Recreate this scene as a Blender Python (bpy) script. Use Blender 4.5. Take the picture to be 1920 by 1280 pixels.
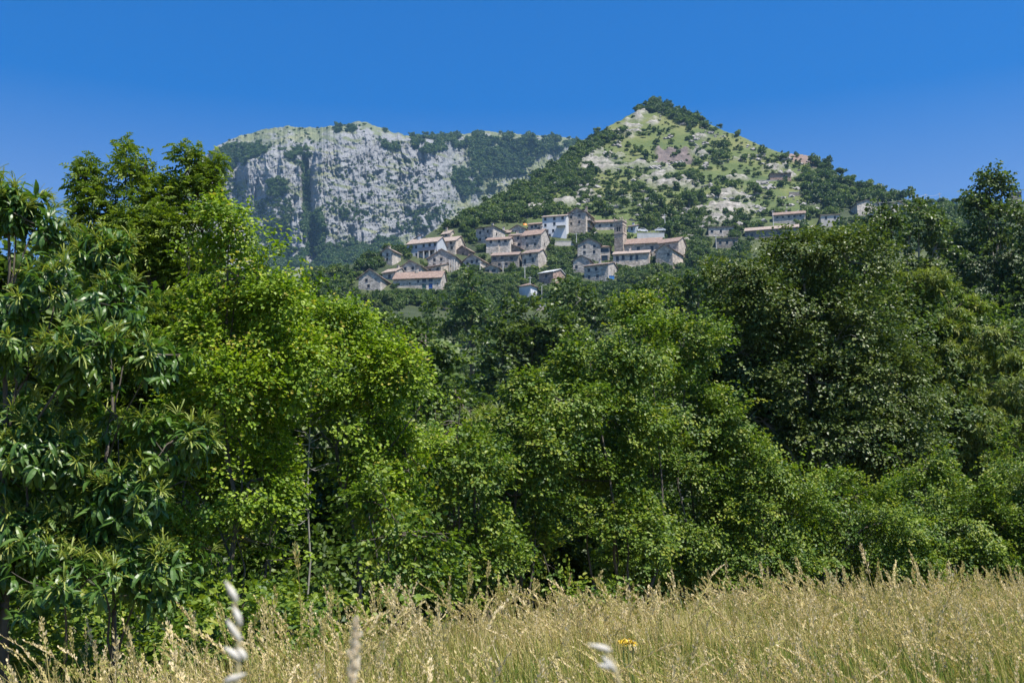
import bpy, math, random
import numpy as np
from mathutils import Vector

for o in list(bpy.data.objects):
    bpy.data.objects.remove(o, do_unlink=True)
scn = bpy.context.scene
col = scn.collection
R = math.radians

# ------------------------------------------------------------------ camera, sky, sun
FPX, HOR, EYE = 2059.0, 1030.0, 1.4            # focal length and horizon row of the photograph (1920 px wide), eye height
TILT = math.atan((HOR - 640.0) / FPX)
cam_d = bpy.data.cameras.new("camera")
cam = bpy.data.objects.new("camera", cam_d)
col.objects.link(cam)
cam.location = (0, 0, EYE)
cam.rotation_euler = (R(90) + TILT, 0, 0)
cam_d.sensor_width = 36
cam_d.lens = 36 * FPX / 1920
cam_d.clip_start = 0.05
cam_d.clip_end = 20000
cam_d.dof.use_dof = True
cam_d.dof.focus_distance = 26
cam_d.dof.aperture_fstop = 10.0
scn.camera = cam

SUN = Vector((0.76 * math.cos(R(63)), -0.65 * math.cos(R(63)), math.sin(R(63)))).normalized()
world = bpy.data.worlds.new("World")
scn.world = world
world.use_nodes = True
wn = world.node_tree
sky = wn.nodes.new("ShaderNodeTexSky")
sky.sky_type = 'NISHITA'
sky.sun_disc = False
sky.sun_elevation = math.asin(SUN.z)
sky.sun_rotation = math.atan2(SUN.x, SUN.y)
sky.altitude = 900
sky.air_density = 1.0
sky.dust_density = 0.3
sky.ozone_density = 6
wn.nodes["Background"].inputs["Strength"].default_value = 0.09
geo = wn.nodes.new("ShaderNodeTexCoord")
sepz = wn.nodes.new("ShaderNodeSeparateXYZ")
wn.links.new(geo.outputs["Generated"], sepz.inputs[0])
hsv = wn.nodes.new("ShaderNodeHueSaturation")
hsv.inputs["Hue"].default_value = .506          # a clean mountain sky: deeper blue higher up
for sock, lo, hi in (("Saturation", 1.17, 1.62), ("Value", 1.0, 1.14)):
    mr = wn.nodes.new("ShaderNodeMapRange")
    mr.inputs["From Min"].default_value = .30
    mr.inputs["From Max"].default_value = .50
    mr.inputs["To Min"].default_value = lo
    mr.inputs["To Max"].default_value = hi
    wn.links.new(sepz.outputs[2], mr.inputs["Value"])
    wn.links.new(mr.outputs[0], hsv.inputs[sock])
wn.links.new(sky.outputs[0], hsv.inputs["Color"])
wn.links.new(hsv.outputs[0], wn.nodes["Background"].inputs["Color"])
sun_d = bpy.data.lights.new("sun", 'SUN')
sun_d.energy = 5.0
sun_d.angle = R(0.5)
sun_d.color = (1.0, 0.95, 0.86)
sun = bpy.data.objects.new("sun", sun_d)
sun.rotation_euler = SUN.to_track_quat('Z', 'Y').to_euler()
sun.location = (60, -40, 120)
col.objects.link(sun)
scn.view_settings.view_transform = 'Standard'
scn.view_settings.look = 'None'
scn.view_settings.exposure = 0.85
scn.view_settings.gamma = 1.0
scn.cycles.max_bounces = 6
scn.cycles.diffuse_bounces = 3
scn.cycles.glossy_bounces = 2
scn.cycles.transmission_bounces = 4
scn.cycles.transparent_max_bounces = 8
scn.cycles.volume_bounces = 0
scn.cycles.use_denoising = True
scn.cycles.caustics_reflective = False
scn.cycles.caustics_refractive = False

# ------------------------------------------------------------------ helpers
rng = np.random.default_rng(11)


def slope_of(py):
    return np.tan(TILT + np.arctan((640.0 - np.asarray(py, float)) / FPX))


def PT(px, py, Y):
    """world point(s) of pixel (px, py) of the photograph at distance Y ahead"""
    px, py, Y = np.broadcast_arrays(np.asarray(px, float), np.asarray(py, float), np.asarray(Y, float))
    a = (640.0 - py) / FPX
    vy = math.cos(TILT) - math.sin(TILT) * a
    return np.stack([(px - 960.0) / FPX / vy * Y, Y, EYE + slope_of(py) * Y], -1)


def py_of(z, Y):
    return 640.0 - FPX * np.tan(np.arctan((np.asarray(z, float) - EYE) / Y) - TILT)


def px_of(x, y, z):
    a = np.tan(np.arctan((np.asarray(z, float) - EYE) / y) - TILT)
    vy = math.cos(TILT) - math.sin(TILT) * a
    return 960.0 + x / y * vy * FPX


def _hash(ix, iy, iz, seed):
    h = (ix.astype(np.int64) * 374761393 + iy.astype(np.int64) * 668265263 + iz.astype(np.int64) * 2147483647 + seed * 974634777) & 0xffffffff
    h = ((h ^ (h >> 13)) * 1274126177) & 0xffffffff
    return (((h ^ (h >> 16)) & 0xffff) / 32767.5) - 1.0


def noise(x, y, z=0.0, seed=0):
    x, y, z = np.broadcast_arrays(np.asarray(x, float), np.asarray(y, float), np.asarray(z, float))
    ix, iy, iz = np.floor(x), np.floor(y), np.floor(z)
    fx, fy, fz = x - ix, y - iy, z - iz
    ux, uy, uz = [t * t * t * (t * (t * 6 - 15) + 10) for t in (fx, fy, fz)]
    r = 0
    for dx in (0, 1):
        for dy in (0, 1):
            for dz in (0, 1):
                w = (ux if dx else 1 - ux) * (uy if dy else 1 - uy) * (uz if dz else 1 - uz)
                r = r + w * _hash(ix + dx, iy + dy, iz + dz, seed)
    return r


def fbm(x, y, z=0.0, oct=4, seed=0, gain=0.5):
    r, a, f = 0, 1.0, 1.0
    for k in range(oct):
        r = r + a * noise(np.asarray(x) * f, np.asarray(y) * f, np.asarray(z) * f, seed + k * 17)
        a *= gain
        f *= 2.03
    return r


def ridged(x, y, z=0.0, oct=4, seed=0):
    r, a, f = 0, 1.0, 1.0
    for k in range(oct):
        r = r + a * (1 - 2 * np.abs(noise(np.asarray(x) * f, np.asarray(y) * f, np.asarray(z) * f, seed + k * 31)))
        a *= 0.5
        f *= 2.1
    return r


def nrm(v):
    return v / np.maximum(np.linalg.norm(v, axis=-1, keepdims=True), 1e-9)


def mesh(name, V, Q, mats=(), attrs=None, smooth=False, midx=None):
    """one mesh from vertices (N,3) and equal-sided faces (M,k); attrs = {name: per-face or per-vertex floats}"""
    V = np.ascontiguousarray(V, np.float32)
    Q = np.ascontiguousarray(Q, np.int32)
    me = bpy.data.meshes.new(name)
    me.vertices.add(len(V))
    me.vertices.foreach_set("co", V.ravel())
    k = Q.shape[1]
    me.loops.add(Q.size)
    me.loops.foreach_set("vertex_index", Q.ravel())
    me.polygons.add(len(Q))
    me.polygons.foreach_set("loop_start", np.arange(0, Q.size, k, dtype=np.int32))
    me.polygons.foreach_set("loop_total", np.full(len(Q), k, np.int32))
    for m in mats:
        me.materials.append(m)
    if midx is not None:
        me.polygons.foreach_set("material_index", np.ascontiguousarray(midx, np.int32))
    me.polygons.foreach_set("use_smooth", np.full(len(Q), smooth, bool))
    for n, a in (attrs or {}).items():
        dom = 'FACE' if len(a) == len(Q) else 'POINT'
        at = me.attributes.new(n, 'FLOAT', dom)
        at.data.foreach_set("value", np.ascontiguousarray(a, np.float32))
    me.update(calc_edges=True)
    return me


def pmesh(name, verts, faces, mats=(), midx=None, smooth=False):
    me = bpy.data.meshes.new(name)
    me.from_pydata([tuple(map(float, v)) for v in verts], [], faces)
    for m in mats:
        me.materials.append(m)
    if midx:
        for p, i in zip(me.polygons, midx):
            p.material_index = i
    if smooth:
        for p in me.polygons:
            p.use_smooth = True
    me.update()
    return me


def link(name, me, parent=None, loc=None, label=None, cat=None, group=None, kind=None):
    o = bpy.data.objects.new(name, me)
    col.objects.link(o)
    if parent is not None:
        o.parent = parent
    if loc is not None:
        o.location = [float(c) for c in loc]
    if label:
        o["label"] = label
    if cat:
        o["category"] = cat
    if group:
        o["group"] = group
    if kind:
        o["kind"] = kind
    return o


def frames(d, u):
    x = nrm(d)
    z = nrm(u - (u * x).sum(-1, keepdims=True) * x)
    y = np.cross(z, x)
    return np.stack([x, y, z], -1)          # columns


def instance(T, TQ, M, pos, s):
    """copies of template verts T (k,3) / quads TQ by frames M (n,3,3), positions, scales -> V, Q"""
    n, k = len(pos), len(T)
    V = np.einsum('nij,kj->nki', M, T) * np.asarray(s).reshape(-1, 1, 1) + pos[:, None, :]
    Q = TQ[None] + (np.arange(n) * k)[:, None, None]
    return V.reshape(-1, 3), Q.reshape(-1, TQ.shape[1])


def tube(pts, rad, sides=5):
    pts = np.asarray(pts, float)
    rad = np.asarray(rad, float)
    t = nrm(np.gradient(pts, axis=0))
    ref = np.where(np.abs(t[:, 2:3]) > 0.9, np.array([[1.0, 0, 0]]), np.array([[0, 0, 1.0]]))
    a = nrm(np.cross(t, ref))
    b = np.cross(t, a)
    ang = np.linspace(0, 2 * math.pi, sides, endpoint=False)
    V = pts[:, None] + rad[:, None, None] * (np.cos(ang)[None, :, None] * a[:, None] + np.sin(ang)[None, :, None] * b[:, None])
    n = len(pts)
    i = np.arange(n - 1)[:, None] * sides
    j = np.arange(sides)[None]
    j2 = (j + 1) % sides
    Q = np.stack([i + j, i + j2, i + sides + j2, i + sides + j], -1).reshape(-1, 4)
    return V.reshape(-1, 3), Q


def cat_geo(parts):
    V, Q, n = [], [], 0
    for v, q in parts:
        V.append(v)
        Q.append(q + n)
        n += len(v)
    return np.concatenate(V), np.concatenate(Q)


# ------------------------------------------------------------------ materials
def new_mat(name):
    m = bpy.data.materials.new(name)
    m.use_nodes = True
    nt = m.node_tree
    return m, nt, nt.nodes["Principled BSDF"], nt.nodes["Material Output"]


def ramp(nt, stops):
    r = nt.nodes.new("ShaderNodeValToRGB")
    while len(r.color_ramp.elements) > 1:
        r.color_ramp.elements.remove(r.color_ramp.elements[0])
    r.color_ramp.elements[0].position = stops[0][0]
    r.color_ramp.elements[0].color = (*stops[0][1], 1)
    for p, c in stops[1:]:
        e = r.color_ramp.elements.new(p)
        e.color = (*c, 1)
    return r


def noise_node(nt, scale, detail=4, rough=0.6, coord='Object', dist=0.0, sc=None):
    tc = nt.nodes.new("ShaderNodeTexCoord")
    n = nt.nodes.new("ShaderNodeTexNoise")
    n.inputs["Scale"].default_value = scale
    n.inputs["Detail"].default_value = detail
    n.inputs["Roughness"].default_value = rough
    n.inputs["Distortion"].default_value = dist
    src = tc.outputs[coord]
    if sc:
        mp = nt.nodes.new("ShaderNodeMapping")
        mp.inputs["Scale"].default_value = sc
        nt.links.new(src, mp.inputs[0])
        src = mp.outputs[0]
    nt.links.new(src, n.inputs["Vector"])
    return n


def mixc(nt, fac, a, b, mode='MIX'):
    m = nt.nodes.new("ShaderNodeMix")
    m.data_type = 'RGBA'
    m.blend_type = mode
    for sock, v in ((m.inputs[0], fac), (m.inputs[6], a), (m.inputs[7], b)):
        if isinstance(v, bpy.types.NodeSocket):
            nt.links.new(v, sock)
        elif isinstance(v, tuple):
            sock.default_value = (*v, 1)
        else:
            sock.default_value = v
    return m.outputs[2]


def attr_node(nt, name):
    a = nt.nodes.new("ShaderNodeAttribute")
    a.attribute_name = name
    return a.outputs["Fac"]


def math_node(nt, op, a, b=0.0, clamp=False):
    m = nt.nodes.new("ShaderNodeMath")
    m.operation = op
    m.use_clamp = clamp
    for sock, v in zip(m.inputs, (a, b)):
        if isinstance(v, bpy.types.NodeSocket):
            nt.links.new(v, sock)
        else:
            sock.default_value = v
    return m.outputs[0]


def bump(nt, bsdf, h, strength=0.5, dist=0.1):
    b = nt.nodes.new("ShaderNodeBump")
    b.inputs["Strength"].default_value = strength
    b.inputs["Distance"].default_value = dist
    nt.links.new(h, b.inputs["Height"])
    nt.links.new(b.outputs[0], bsdf.inputs["Normal"])


def leaf_mat(name, stops, trans=0.3, tcol=None, rough=0.5, spec=0.35):
    m, nt, b, out = new_mat(name)
    r = ramp(nt, stops)
    nt.links.new(attr_node(nt, "tint"), r.inputs[0])
    nt.links.new(r.outputs[0], b.inputs["Base Color"])
    b.inputs["Roughness"].default_value = rough
    b.inputs["Specular IOR Level"].default_value = spec
    tr = nt.nodes.new("ShaderNodeBsdfTranslucent")
    tc = mixc(nt, 1.0, r.outputs[0], tcol or (1.5, 1.6, 0.7), 'MULTIPLY')
    nt.links.new(tc, tr.inputs[0])
    mx = nt.nodes.new("ShaderNodeMixShader")
    mx.inputs[0].default_value = trans
    nt.links.new(b.outputs[0], mx.inputs[1])
    nt.links.new(tr.outputs[0], mx.inputs[2])
    nt.links.new(mx.outputs[0], out.inputs[0])
    return m


L_CHEST = leaf_mat("chestnut_leaf", [(0, (.040, .095, .018)), (.5, (.075, .15, .024)), (1, (.13, .20, .03))], .3, rough=.40, spec=.5)
L_CATKIN = leaf_mat("catkin_strand", [(0, (.15, .21, .035)), (1, (.30, .32, .08))], .25)
L_ASH = leaf_mat("ash_leaf", [(0, (.065, .12, .018)), (.5, (.14, .20, .02)), (1, (.25, .31, .03))], .32)
L_MAPLE = leaf_mat("maple_leaf", [(0, (.07, .14, .012)), (.5, (.18, .27, .016)), (.93, (.30, .39, .03)), (1, (.36, .32, .05))], .33)
L_HAZEL = leaf_mat("hazel_leaf", [(0, (.050, .105, .016)), (.5, (.125, .195, .02)), (.92, (.23, .285, .03)), (1, (.26, .28, .04))], .3)
L_ALDER = leaf_mat("alder_leaf", [(0, (.05, .085, .018)), (.6, (.098, .138, .026)), (1, (.17, .20, .045))], .25, rough=.45, spec=.4)
L_SWEET = leaf_mat("pale_chestnut_leaf", [(0, (.07, .12, .02)), (.6, (.13, .18, .03)), (1, (.23, .24, .06))], .35)
L_POPLAR = leaf_mat("poplar_leaf", [(0, (.045, .08, .018)), (.6, (.08, .125, .024)), (1, (.15, .19, .04))], .3, rough=.42, spec=.4)
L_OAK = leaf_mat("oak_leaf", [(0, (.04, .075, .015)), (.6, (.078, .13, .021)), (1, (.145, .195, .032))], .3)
L_WOOD = leaf_mat("woodland_leaf", [(0, (.034, .07, .014)), (.5, (.068, .115, .02)), (1, (.15, .20, .035))], .3)
L_LIGHT = leaf_mat("light_woodland_leaf", [(0, (.055, .09, .016)), (.5, (.105, .15, .022)), (1, (.19, .23, .04))], .3)
L_SCRUB = leaf_mat("scrub_leaf", [(0, (.032, .075, .022)), (.5, (.06, .115, .028)), (1, (.125, .18, .045))], .25)
M_GRASS = leaf_mat("meadow_grass_blade", [(0, (.09, .17, .024)), (.28, (.24, .27, .05)), (.5, (.46, .40, .14)), (.8, (.62, .51, .27)), (1, (.74, .63, .42))], .35, tcol=(1.2, 1.15, .8), rough=.6, spec=.2)


def bark(name, c1, c2):
    m, nt, b, out = new_mat(name)
    n = noise_node(nt, 9, 5, sc=(1, 1, .25))
    r = ramp(nt, [(.3, c1), (.7, c2)])
    nt.links.new(n.outputs[0], r.inputs[0])
    nt.links.new(r.outputs[0], b.inputs["Base Color"])
    b.inputs["Roughness"].default_value = .9
    bump(nt, b, n.outputs[0], .6, .03)
    return m


B_BROWN = bark("brown_bark", (.05, .04, .03), (.13, .11, .085))
B_PALE = bark("pale_bark", (.13, .125, .11), (.30, .285, .25))


def stone_mat(name, c_dark, c_mid, c_light, scale=1.6):
    m, nt, b, out = new_mat(name)
    tc = nt.nodes.new("ShaderNodeTexCoord")
    v = nt.nodes.new("ShaderNodeTexVoronoi")
    v.inputs["Scale"].default_value = scale
    mp = nt.nodes.new("ShaderNodeMapping")
    mp.inputs["Scale"].default_value = (1, 1, 1.8)
    nt.links.new(tc.outputs["Object"], mp.inputs[0])
    nt.links.new(mp.outputs[0], v.inputs["Vector"])
    r = ramp(nt, [(0, c_dark), (.5, c_mid), (1, c_light)])
    sep = nt.nodes.new("ShaderNodeSeparateColor")
    nt.links.new(v.outputs["Color"], sep.inputs[0])
    nt.links.new(sep.outputs[0], r.inputs[0])
    n = noise_node(nt, .45, 5, .65)
    r2 = ramp(nt, [(.3, (.62, .6, .58)), (.65, (1.08, 1.04, 1.0))])
    nt.links.new(n.outputs[0], r2.inputs[0])
    c = mixc(nt, 1.0, r.outputs[0], r2.outputs[0], 'MULTIPLY')
    oi = nt.nodes.new("ShaderNodeObjectInfo")
    r3 = ramp(nt, [(0, (.85, .84, .84)), (.5, (1, .96, .92)), (1, (1.12, 1.08, 1.06))])
    nt.links.new(oi.outputs["Random"], r3.inputs[0])
    c = mixc(nt, 1.0, c, r3.outputs[0], 'MULTIPLY')
    nt.links.new(c, b.inputs["Base Color"])
    b.inputs["Roughness"].default_value = .95
    bump(nt, b, v.outputs["Distance"], .5, .08)
    return m


W_GREY = stone_mat("grey_stone_wall", (.28, .27, .255), (.46, .44, .41), (.60, .575, .54))
W_WARM = stone_mat("warm_stone_wall", (.30, .275, .24), (.47, .425, .375), (.62, .565, .50))
W_DARK = stone_mat("dark_and_shaded_stone_wall", (.14, .135, .13), (.23, .22, .205), (.33, .315, .295))  # darker version of the grey stone; also carries the shade of the long row
W_PINK = stone_mat("reddish_stone_wall", (.19, .14, .12), (.32, .235, .20), (.43, .33, .285))
W_TOWER = stone_mat("tower_stone", (.24, .205, .175), (.38, .33, .28), (.52, .455, .395))


def plaster(name, c):
    m, nt, b, out = new_mat(name)
    n = noise_node(nt, .5, 6, .7, sc=(1, 1, .45))
    r = ramp(nt, [(.28, tuple(x * .62 for x in c)), (.5, tuple(x * .9 for x in c)), (.7, c)])
    nt.links.new(n.outputs[0], r.inputs[0])
    nt.links.new(r.outputs[0], b.inputs["Base Color"])
    b.inputs["Roughness"].default_value = .9
    return m


W_WHITE = plaster("white_plaster", (.60, .61, .63))
W_CREAM = plaster("cream_plaster", (.52, .48, .43))
W_BLUE = plaster("bluish_plaster", (.44, .47, .51))
W_CONC = plaster("concrete", (.45, .46, .46))


def roof_mat(name, c1, c2, c3):
    m, nt, b, out = new_mat(name)
    n = noise_node(nt, .9, 6, .75)
    r = ramp(nt, [(.3, c1), (.5, c2), (.72, c3)])
    nt.links.new(n.outputs[0], r.inputs[0])
    tc = nt.nodes.new("ShaderNodeTexCoord")
    w = nt.nodes.new("ShaderNodeTexVoronoi")
    w.inputs["Scale"].default_value = 3.2
    nt.links.new(tc.outputs["Object"], w.inputs["Vector"])
    sep = nt.nodes.new("ShaderNodeSeparateColor")
    nt.links.new(w.outputs["Color"], sep.inputs[0])
    r2 = ramp(nt, [(0, (.72, .7, .7)), (1, (1.2, 1.15, 1.1))])
    nt.links.new(sep.outputs[0], r2.inputs[0])
    c = mixc(nt, 1.0, r.outputs[0], r2.outputs[0], 'MULTIPLY')
    nt.links.new(c, b.inputs["Base Color"])
    b.inputs["Roughness"].default_value = .9
    bump(nt, b, w.outputs["Distance"], .6, .06)
    return m


T_ORANGE = roof_mat("orange_roof_tiles", (.15, .115, .095), (.225, .16, .128), (.30, .235, .195))
T_BROWN = roof_mat("weathered_roof_tiles", (.14, .11, .095), (.23, .175, .145), (.32, .26, .22))
T_PALE = roof_mat("pale_roof_tiles", (.21, .165, .135), (.30, .245, .205), (.39, .33, .285))
T_METAL = roof_mat("metal_roof_sheet", (.40, .43, .44), (.5, .52, .53), (.58, .6, .6))
T_DARK = roof_mat("dark_roof_slates", (.05, .05, .055), (.09, .085, .085), (.15, .14, .135))


def plain(name, c, rough=.6, metal=0.0):
    m, nt, b, out = new_mat(name)
    n = noise_node(nt, 4, 3)
    r = ramp(nt, [(.3, tuple(x * .8 for x in c)), (.7, c)])
    nt.links.new(n.outputs[0], r.inputs[0])
    nt.links.new(r.outputs[0], b.inputs["Base Color"])
    b.inputs["Roughness"].default_value = rough
    b.inputs["Metallic"].default_value = metal
    return m


M_PANE = plain("dark_window_glass", (.025, .028, .033), .15)
M_FRAME = plain("brown_window_wood", (.12, .075, .05))
M_BLUEDOOR = plain("blue_paint", (.06, .14, .38), .45)
M_GREENDOOR = plain("green_paint", (.08, .16, .12), .5)
M_TARP = plain("blue_tarpaulin", (.05, .22, .55), .5)
M_RED = plain("orange_plastic", (.75, .28, .03), .5)
M_POLE = plain("pole_concrete", (.50, .50, .48), .7)
M_WIRE = plain("cable_rubber", (.15, .15, .15), .5)
M_RAIL = plain("grey_iron", (.28, .30, .31), .5)
M_WOODDARK = plain("weathered_timber", (.10, .075, .055), .8)
M_CAR = plain("white_car_paint", (.75, .76, .78), .25)
M_TYRE = plain("tyre_rubber", (.03, .03, .03), .8)
M_YELLOW = plain("yellow_petal", (.72, .48, .02), .6)
M_STEM = plain("green_stem", (.10, .15, .04), .7)

# ------------------------------------------------------------------ ground
RIDGE_X = np.array([-1500, -400, 0, 300, 420, 500, 580, 640, 680, 720, 760, 800, 850, 900, 950, 1000, 1050, 1100, 1150, 1180, 1205, 1240, 1290, 1340, 1400, 1450, 1500, 1560, 1600, 1650, 1700, 1750, 1800, 1860, 1920, 2300, 3300], float)
RIDGE_Y = np.array([640, 600, 580, 560, 548, 535, 520, 503, 490, 475, 458, 436, 413, 386, 358, 330, 302, 268, 241, 223, 206, 192, 208, 229, 252, 268, 282, 296, 322, 344, 362, 378, 382, 378, 380, 400, 470], float)
BASE_Y = np.array([0, 30, 45, 100, 200, 330, 430, 640, 760], float)
BASE_P = np.array([0, 1126, 1140, 990, 745, 550, 402, 193, 90], float)
BASE_P[0] = 1126


def hill_raw(px, Y, detail=True):
    """height of the village hill in the direction px at distance Y"""
    px, Y = np.broadcast_arrays(np.asarray(px, float), np.asarray(Y, float))
    pr = np.interp(px, RIDGE_X, RIDGE_Y)
    Yr = np.interp(-pr, -BASE_P[3:], BASE_Y[3:])
    p = np.interp(np.minimum(Y, Yr), BASE_Y, BASE_P)
    z = EYE + slope_of(p) * np.minimum(Y, Yr)
    over = np.maximum(Y - Yr, 0)
    z = z - over * 0.35 - over ** 2 * 0.002
    x = (px - 960) / FPX * Y
    amp = np.clip((Y - 60) / 150, 0, 1)
    z = z + amp * (fbm(x / 60, Y / 60, 0, 3, 3) * 2.4 + fbm(x / 14, Y / 14, 0, 3, 9) * .7)
    return z


YS = np.arange(60, 720, .5)


def hill_at(px, py):
    """distance at which the ray through (px, py) meets the hill"""
    z = hill_raw(px, YS)
    p = py_of(z, YS)
    k = np.argmax(p <= py)
    if p[k] > py:
        k = np.argmin(p)
    return float(YS[k])


def ell(px, py, cx, cy, rx, ry, soft=.35):
    d = np.sqrt(((px - cx) / rx) ** 2 + ((py - cy) / ry) ** 2)
    return np.clip((1 - d) / soft + .5, 0, 1)


OUTCROPS = [(1145, 303, 50, 14), (1120, 295, 35, 10), (1165, 312, 35, 9), (1225, 310, 32, 10), (1250, 325, 25, 10), (1275, 345, 40, 10), (1218, 220, 16, 9), (1195, 244, 20, 14),
            (1238, 228, 12, 8), (1130, 322, 40, 5), (1350, 257, 26, 5), (1230, 335, 25, 8), (1310, 350, 30, 8), (1405, 335, 30, 6), (1390, 372, 30, 12), (1360, 400, 60, 10),
            (1400, 392, 40, 10), (1185, 372, 20, 7), (1100, 372, 26, 6), (1060, 352, 20, 5), (1340, 420, 40, 10), (1300, 455, 22, 16), (1060, 385, 22, 6), (1010, 392, 20, 6),
            (1480, 318, 26, 5), (1330, 290, 16, 5), (1000, 315, 18, 5), (1020, 300, 16, 4), (1420, 300, 20, 4), (1500, 330, 16, 6)]
print("hill ...")
hx = np.concatenate([np.arange(-1500, 420, 40.0), np.arange(420, 1960, 3.0), np.arange(1960, 3300, 40.0)])
hY = np.concatenate([np.arange(30, 200, 5.0), np.arange(200, 330, 3.0), np.arange(330, 680, 1.6), np.arange(680, 1000, 16)])
GX, GY = np.meshgrid(hx, hY)
HZ = hill_raw(GX, GY)
GP = py_of(HZ, GY)
rockm = np.zeros_like(HZ)
for (cx, cy, rx, ry) in OUTCROPS:
    rockm = np.maximum(rockm, ell(GX, GP, cx, cy, rx, ry, .7))
wx = (GX - 960) / FPX * GY
rockm = np.clip(rockm * 1.1 + fbm(wx / 8, GY / 4, 0, 5, 41) * .95 - .52, 0, 1) * (rockm > 0)
qn = fbm(GX / 14, GP / 9, 0, 4, 44)
quarry = np.clip((1.0 - np.maximum(np.abs(GX - 1279 + qn * 4) / 37, np.abs(GP - 295 + qn * 2.5) / 12)) * 3.5 + .2, 0, 1)
scar = np.maximum(ell(GX, GP, 1530, 298, 22, 9, .5), np.maximum(ell(GX, GP, 1556, 306, 20, 8, .5), ell(GX, GP, 1512, 290, 12, 7, .5)))
strata = ridged(wx / 18, GY / 3.2, HZ / 9, 3, 77)
HZ2 = HZ + rockm * (strata * 2.0 + 1.0) + quarry * np.clip((GP - 293) / 18, -1, 1) * -6.0
WX = (GX - 960) / FPX * GY
Vh = np.stack([WX, GY, HZ2], -1).reshape(-1, 3)
nr, nc = GX.shape
idx = np.arange(nr * nc).reshape(nr, nc)
Qh = np.stack([idx[:-1, :-1], idx[:-1, 1:], idx[1:, 1:], idx[1:, :-1]], -1).reshape(-1, 4)

m_hill, nt, b, out = new_mat("hill_turf_and_rock")
n1 = noise_node(nt, .035, 6, .65)
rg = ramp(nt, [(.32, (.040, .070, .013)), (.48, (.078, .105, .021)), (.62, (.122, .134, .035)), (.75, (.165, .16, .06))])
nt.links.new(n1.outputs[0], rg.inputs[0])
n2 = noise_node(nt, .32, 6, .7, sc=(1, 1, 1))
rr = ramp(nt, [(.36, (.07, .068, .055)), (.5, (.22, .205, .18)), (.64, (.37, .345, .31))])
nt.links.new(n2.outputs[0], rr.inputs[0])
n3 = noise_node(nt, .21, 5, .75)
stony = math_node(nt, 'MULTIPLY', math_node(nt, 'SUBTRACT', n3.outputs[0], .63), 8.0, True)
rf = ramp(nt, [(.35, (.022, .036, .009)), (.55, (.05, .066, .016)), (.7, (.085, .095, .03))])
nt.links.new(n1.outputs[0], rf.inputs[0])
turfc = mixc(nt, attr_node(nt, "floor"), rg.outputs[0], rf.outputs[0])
rock = math_node(nt, 'MAXIMUM', attr_node(nt, "rock"), math_node(nt, 'MULTIPLY', stony, attr_node(nt, "stony")))
c = mixc(nt, rock, turfc, rr.outputs[0])
n4 = noise_node(nt, .3, 5, .7, sc=(1, 1, .3))
rq = ramp(nt, [(.35, (.06, .05, .045)), (.6, (.16, .125, .115)), (.75, (.24, .19, .17))])
nt.links.new(n4.outputs[0], rq.inputs[0])
c = mixc(nt, attr_node(nt, "quarry"), c, rq.outputs[0])
rs = ramp(nt, [(.3, (.14, .095, .075)), (.7, (.25, .175, .14))])
nt.links.new(n2.outputs[0], rs.inputs[0])
c = mixc(nt, attr_node(nt, "scar"), c, rs.outputs[0])
nt.links.new(c, b.inputs["Base Color"])
b.inputs["Roughness"].default_value = .95
bump(nt, b, n2.outputs[0], .8, 1.2)
stonym = np.clip(.35 + ell(GX, GP, 1300, 400, 380, 60, .9) + .5 * fbm(wx / 50, GY / 50, 0, 3, 5), 0, 1)
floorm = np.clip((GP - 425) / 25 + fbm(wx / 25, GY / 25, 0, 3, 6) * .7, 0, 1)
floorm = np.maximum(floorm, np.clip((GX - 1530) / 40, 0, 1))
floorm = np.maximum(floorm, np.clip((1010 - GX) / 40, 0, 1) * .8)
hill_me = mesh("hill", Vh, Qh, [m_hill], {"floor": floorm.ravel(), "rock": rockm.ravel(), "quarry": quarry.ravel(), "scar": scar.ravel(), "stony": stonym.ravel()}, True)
link("hill", hill_me, kind="structure")

m_mead, nt, b, out = new_mat("meadow_soil")
n = noise_node(nt, 2.2, 6, .7)
r = ramp(nt, [(.3, (.05, .055, .02)), (.55, (.11, .10, .04)), (.75, (.2, .165, .085))])
nt.links.new(n.outputs[0], r.inputs[0])
nt.links.new(r.outputs[0], b.inputs["Base Color"])
b.inputs["Roughness"].default_value = 1
gx, gy = np.meshgrid(np.linspace(-90, 90, 181), np.linspace(-60, 40, 101))
gz = fbm(gx / 9, gy / 9, 0, 3, 21) * .06
ii = np.arange(gx.size).reshape(gx.shape)
link("meadow_ground", mesh("meadow_ground", np.stack([gx, gy, gz], -1).reshape(-1, 3),
     np.stack([ii[:-1, :-1], ii[:-1, 1:], ii[1:, 1:], ii[1:, :-1]], -1).reshape(-1, 4), [m_mead], None, True), kind="structure")
gx, gy = np.meshgrid(np.linspace(-2600, 2600, 53), np.linspace(38, 2500, 50))
gz = -6 + fbm(gx / 300, gy / 300, 0, 3, 8) * 2
ii = np.arange(gx.size).reshape(gx.shape)
link("valley_ground", mesh("valley_ground", np.stack([gx, gy, gz], -1).reshape(-1, 3),
     np.stack([ii[:-1, :-1], ii[:-1, 1:], ii[1:, 1:], ii[1:, :-1]], -1).reshape(-1, 4), [m_hill], None, True), kind="structure")

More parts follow.
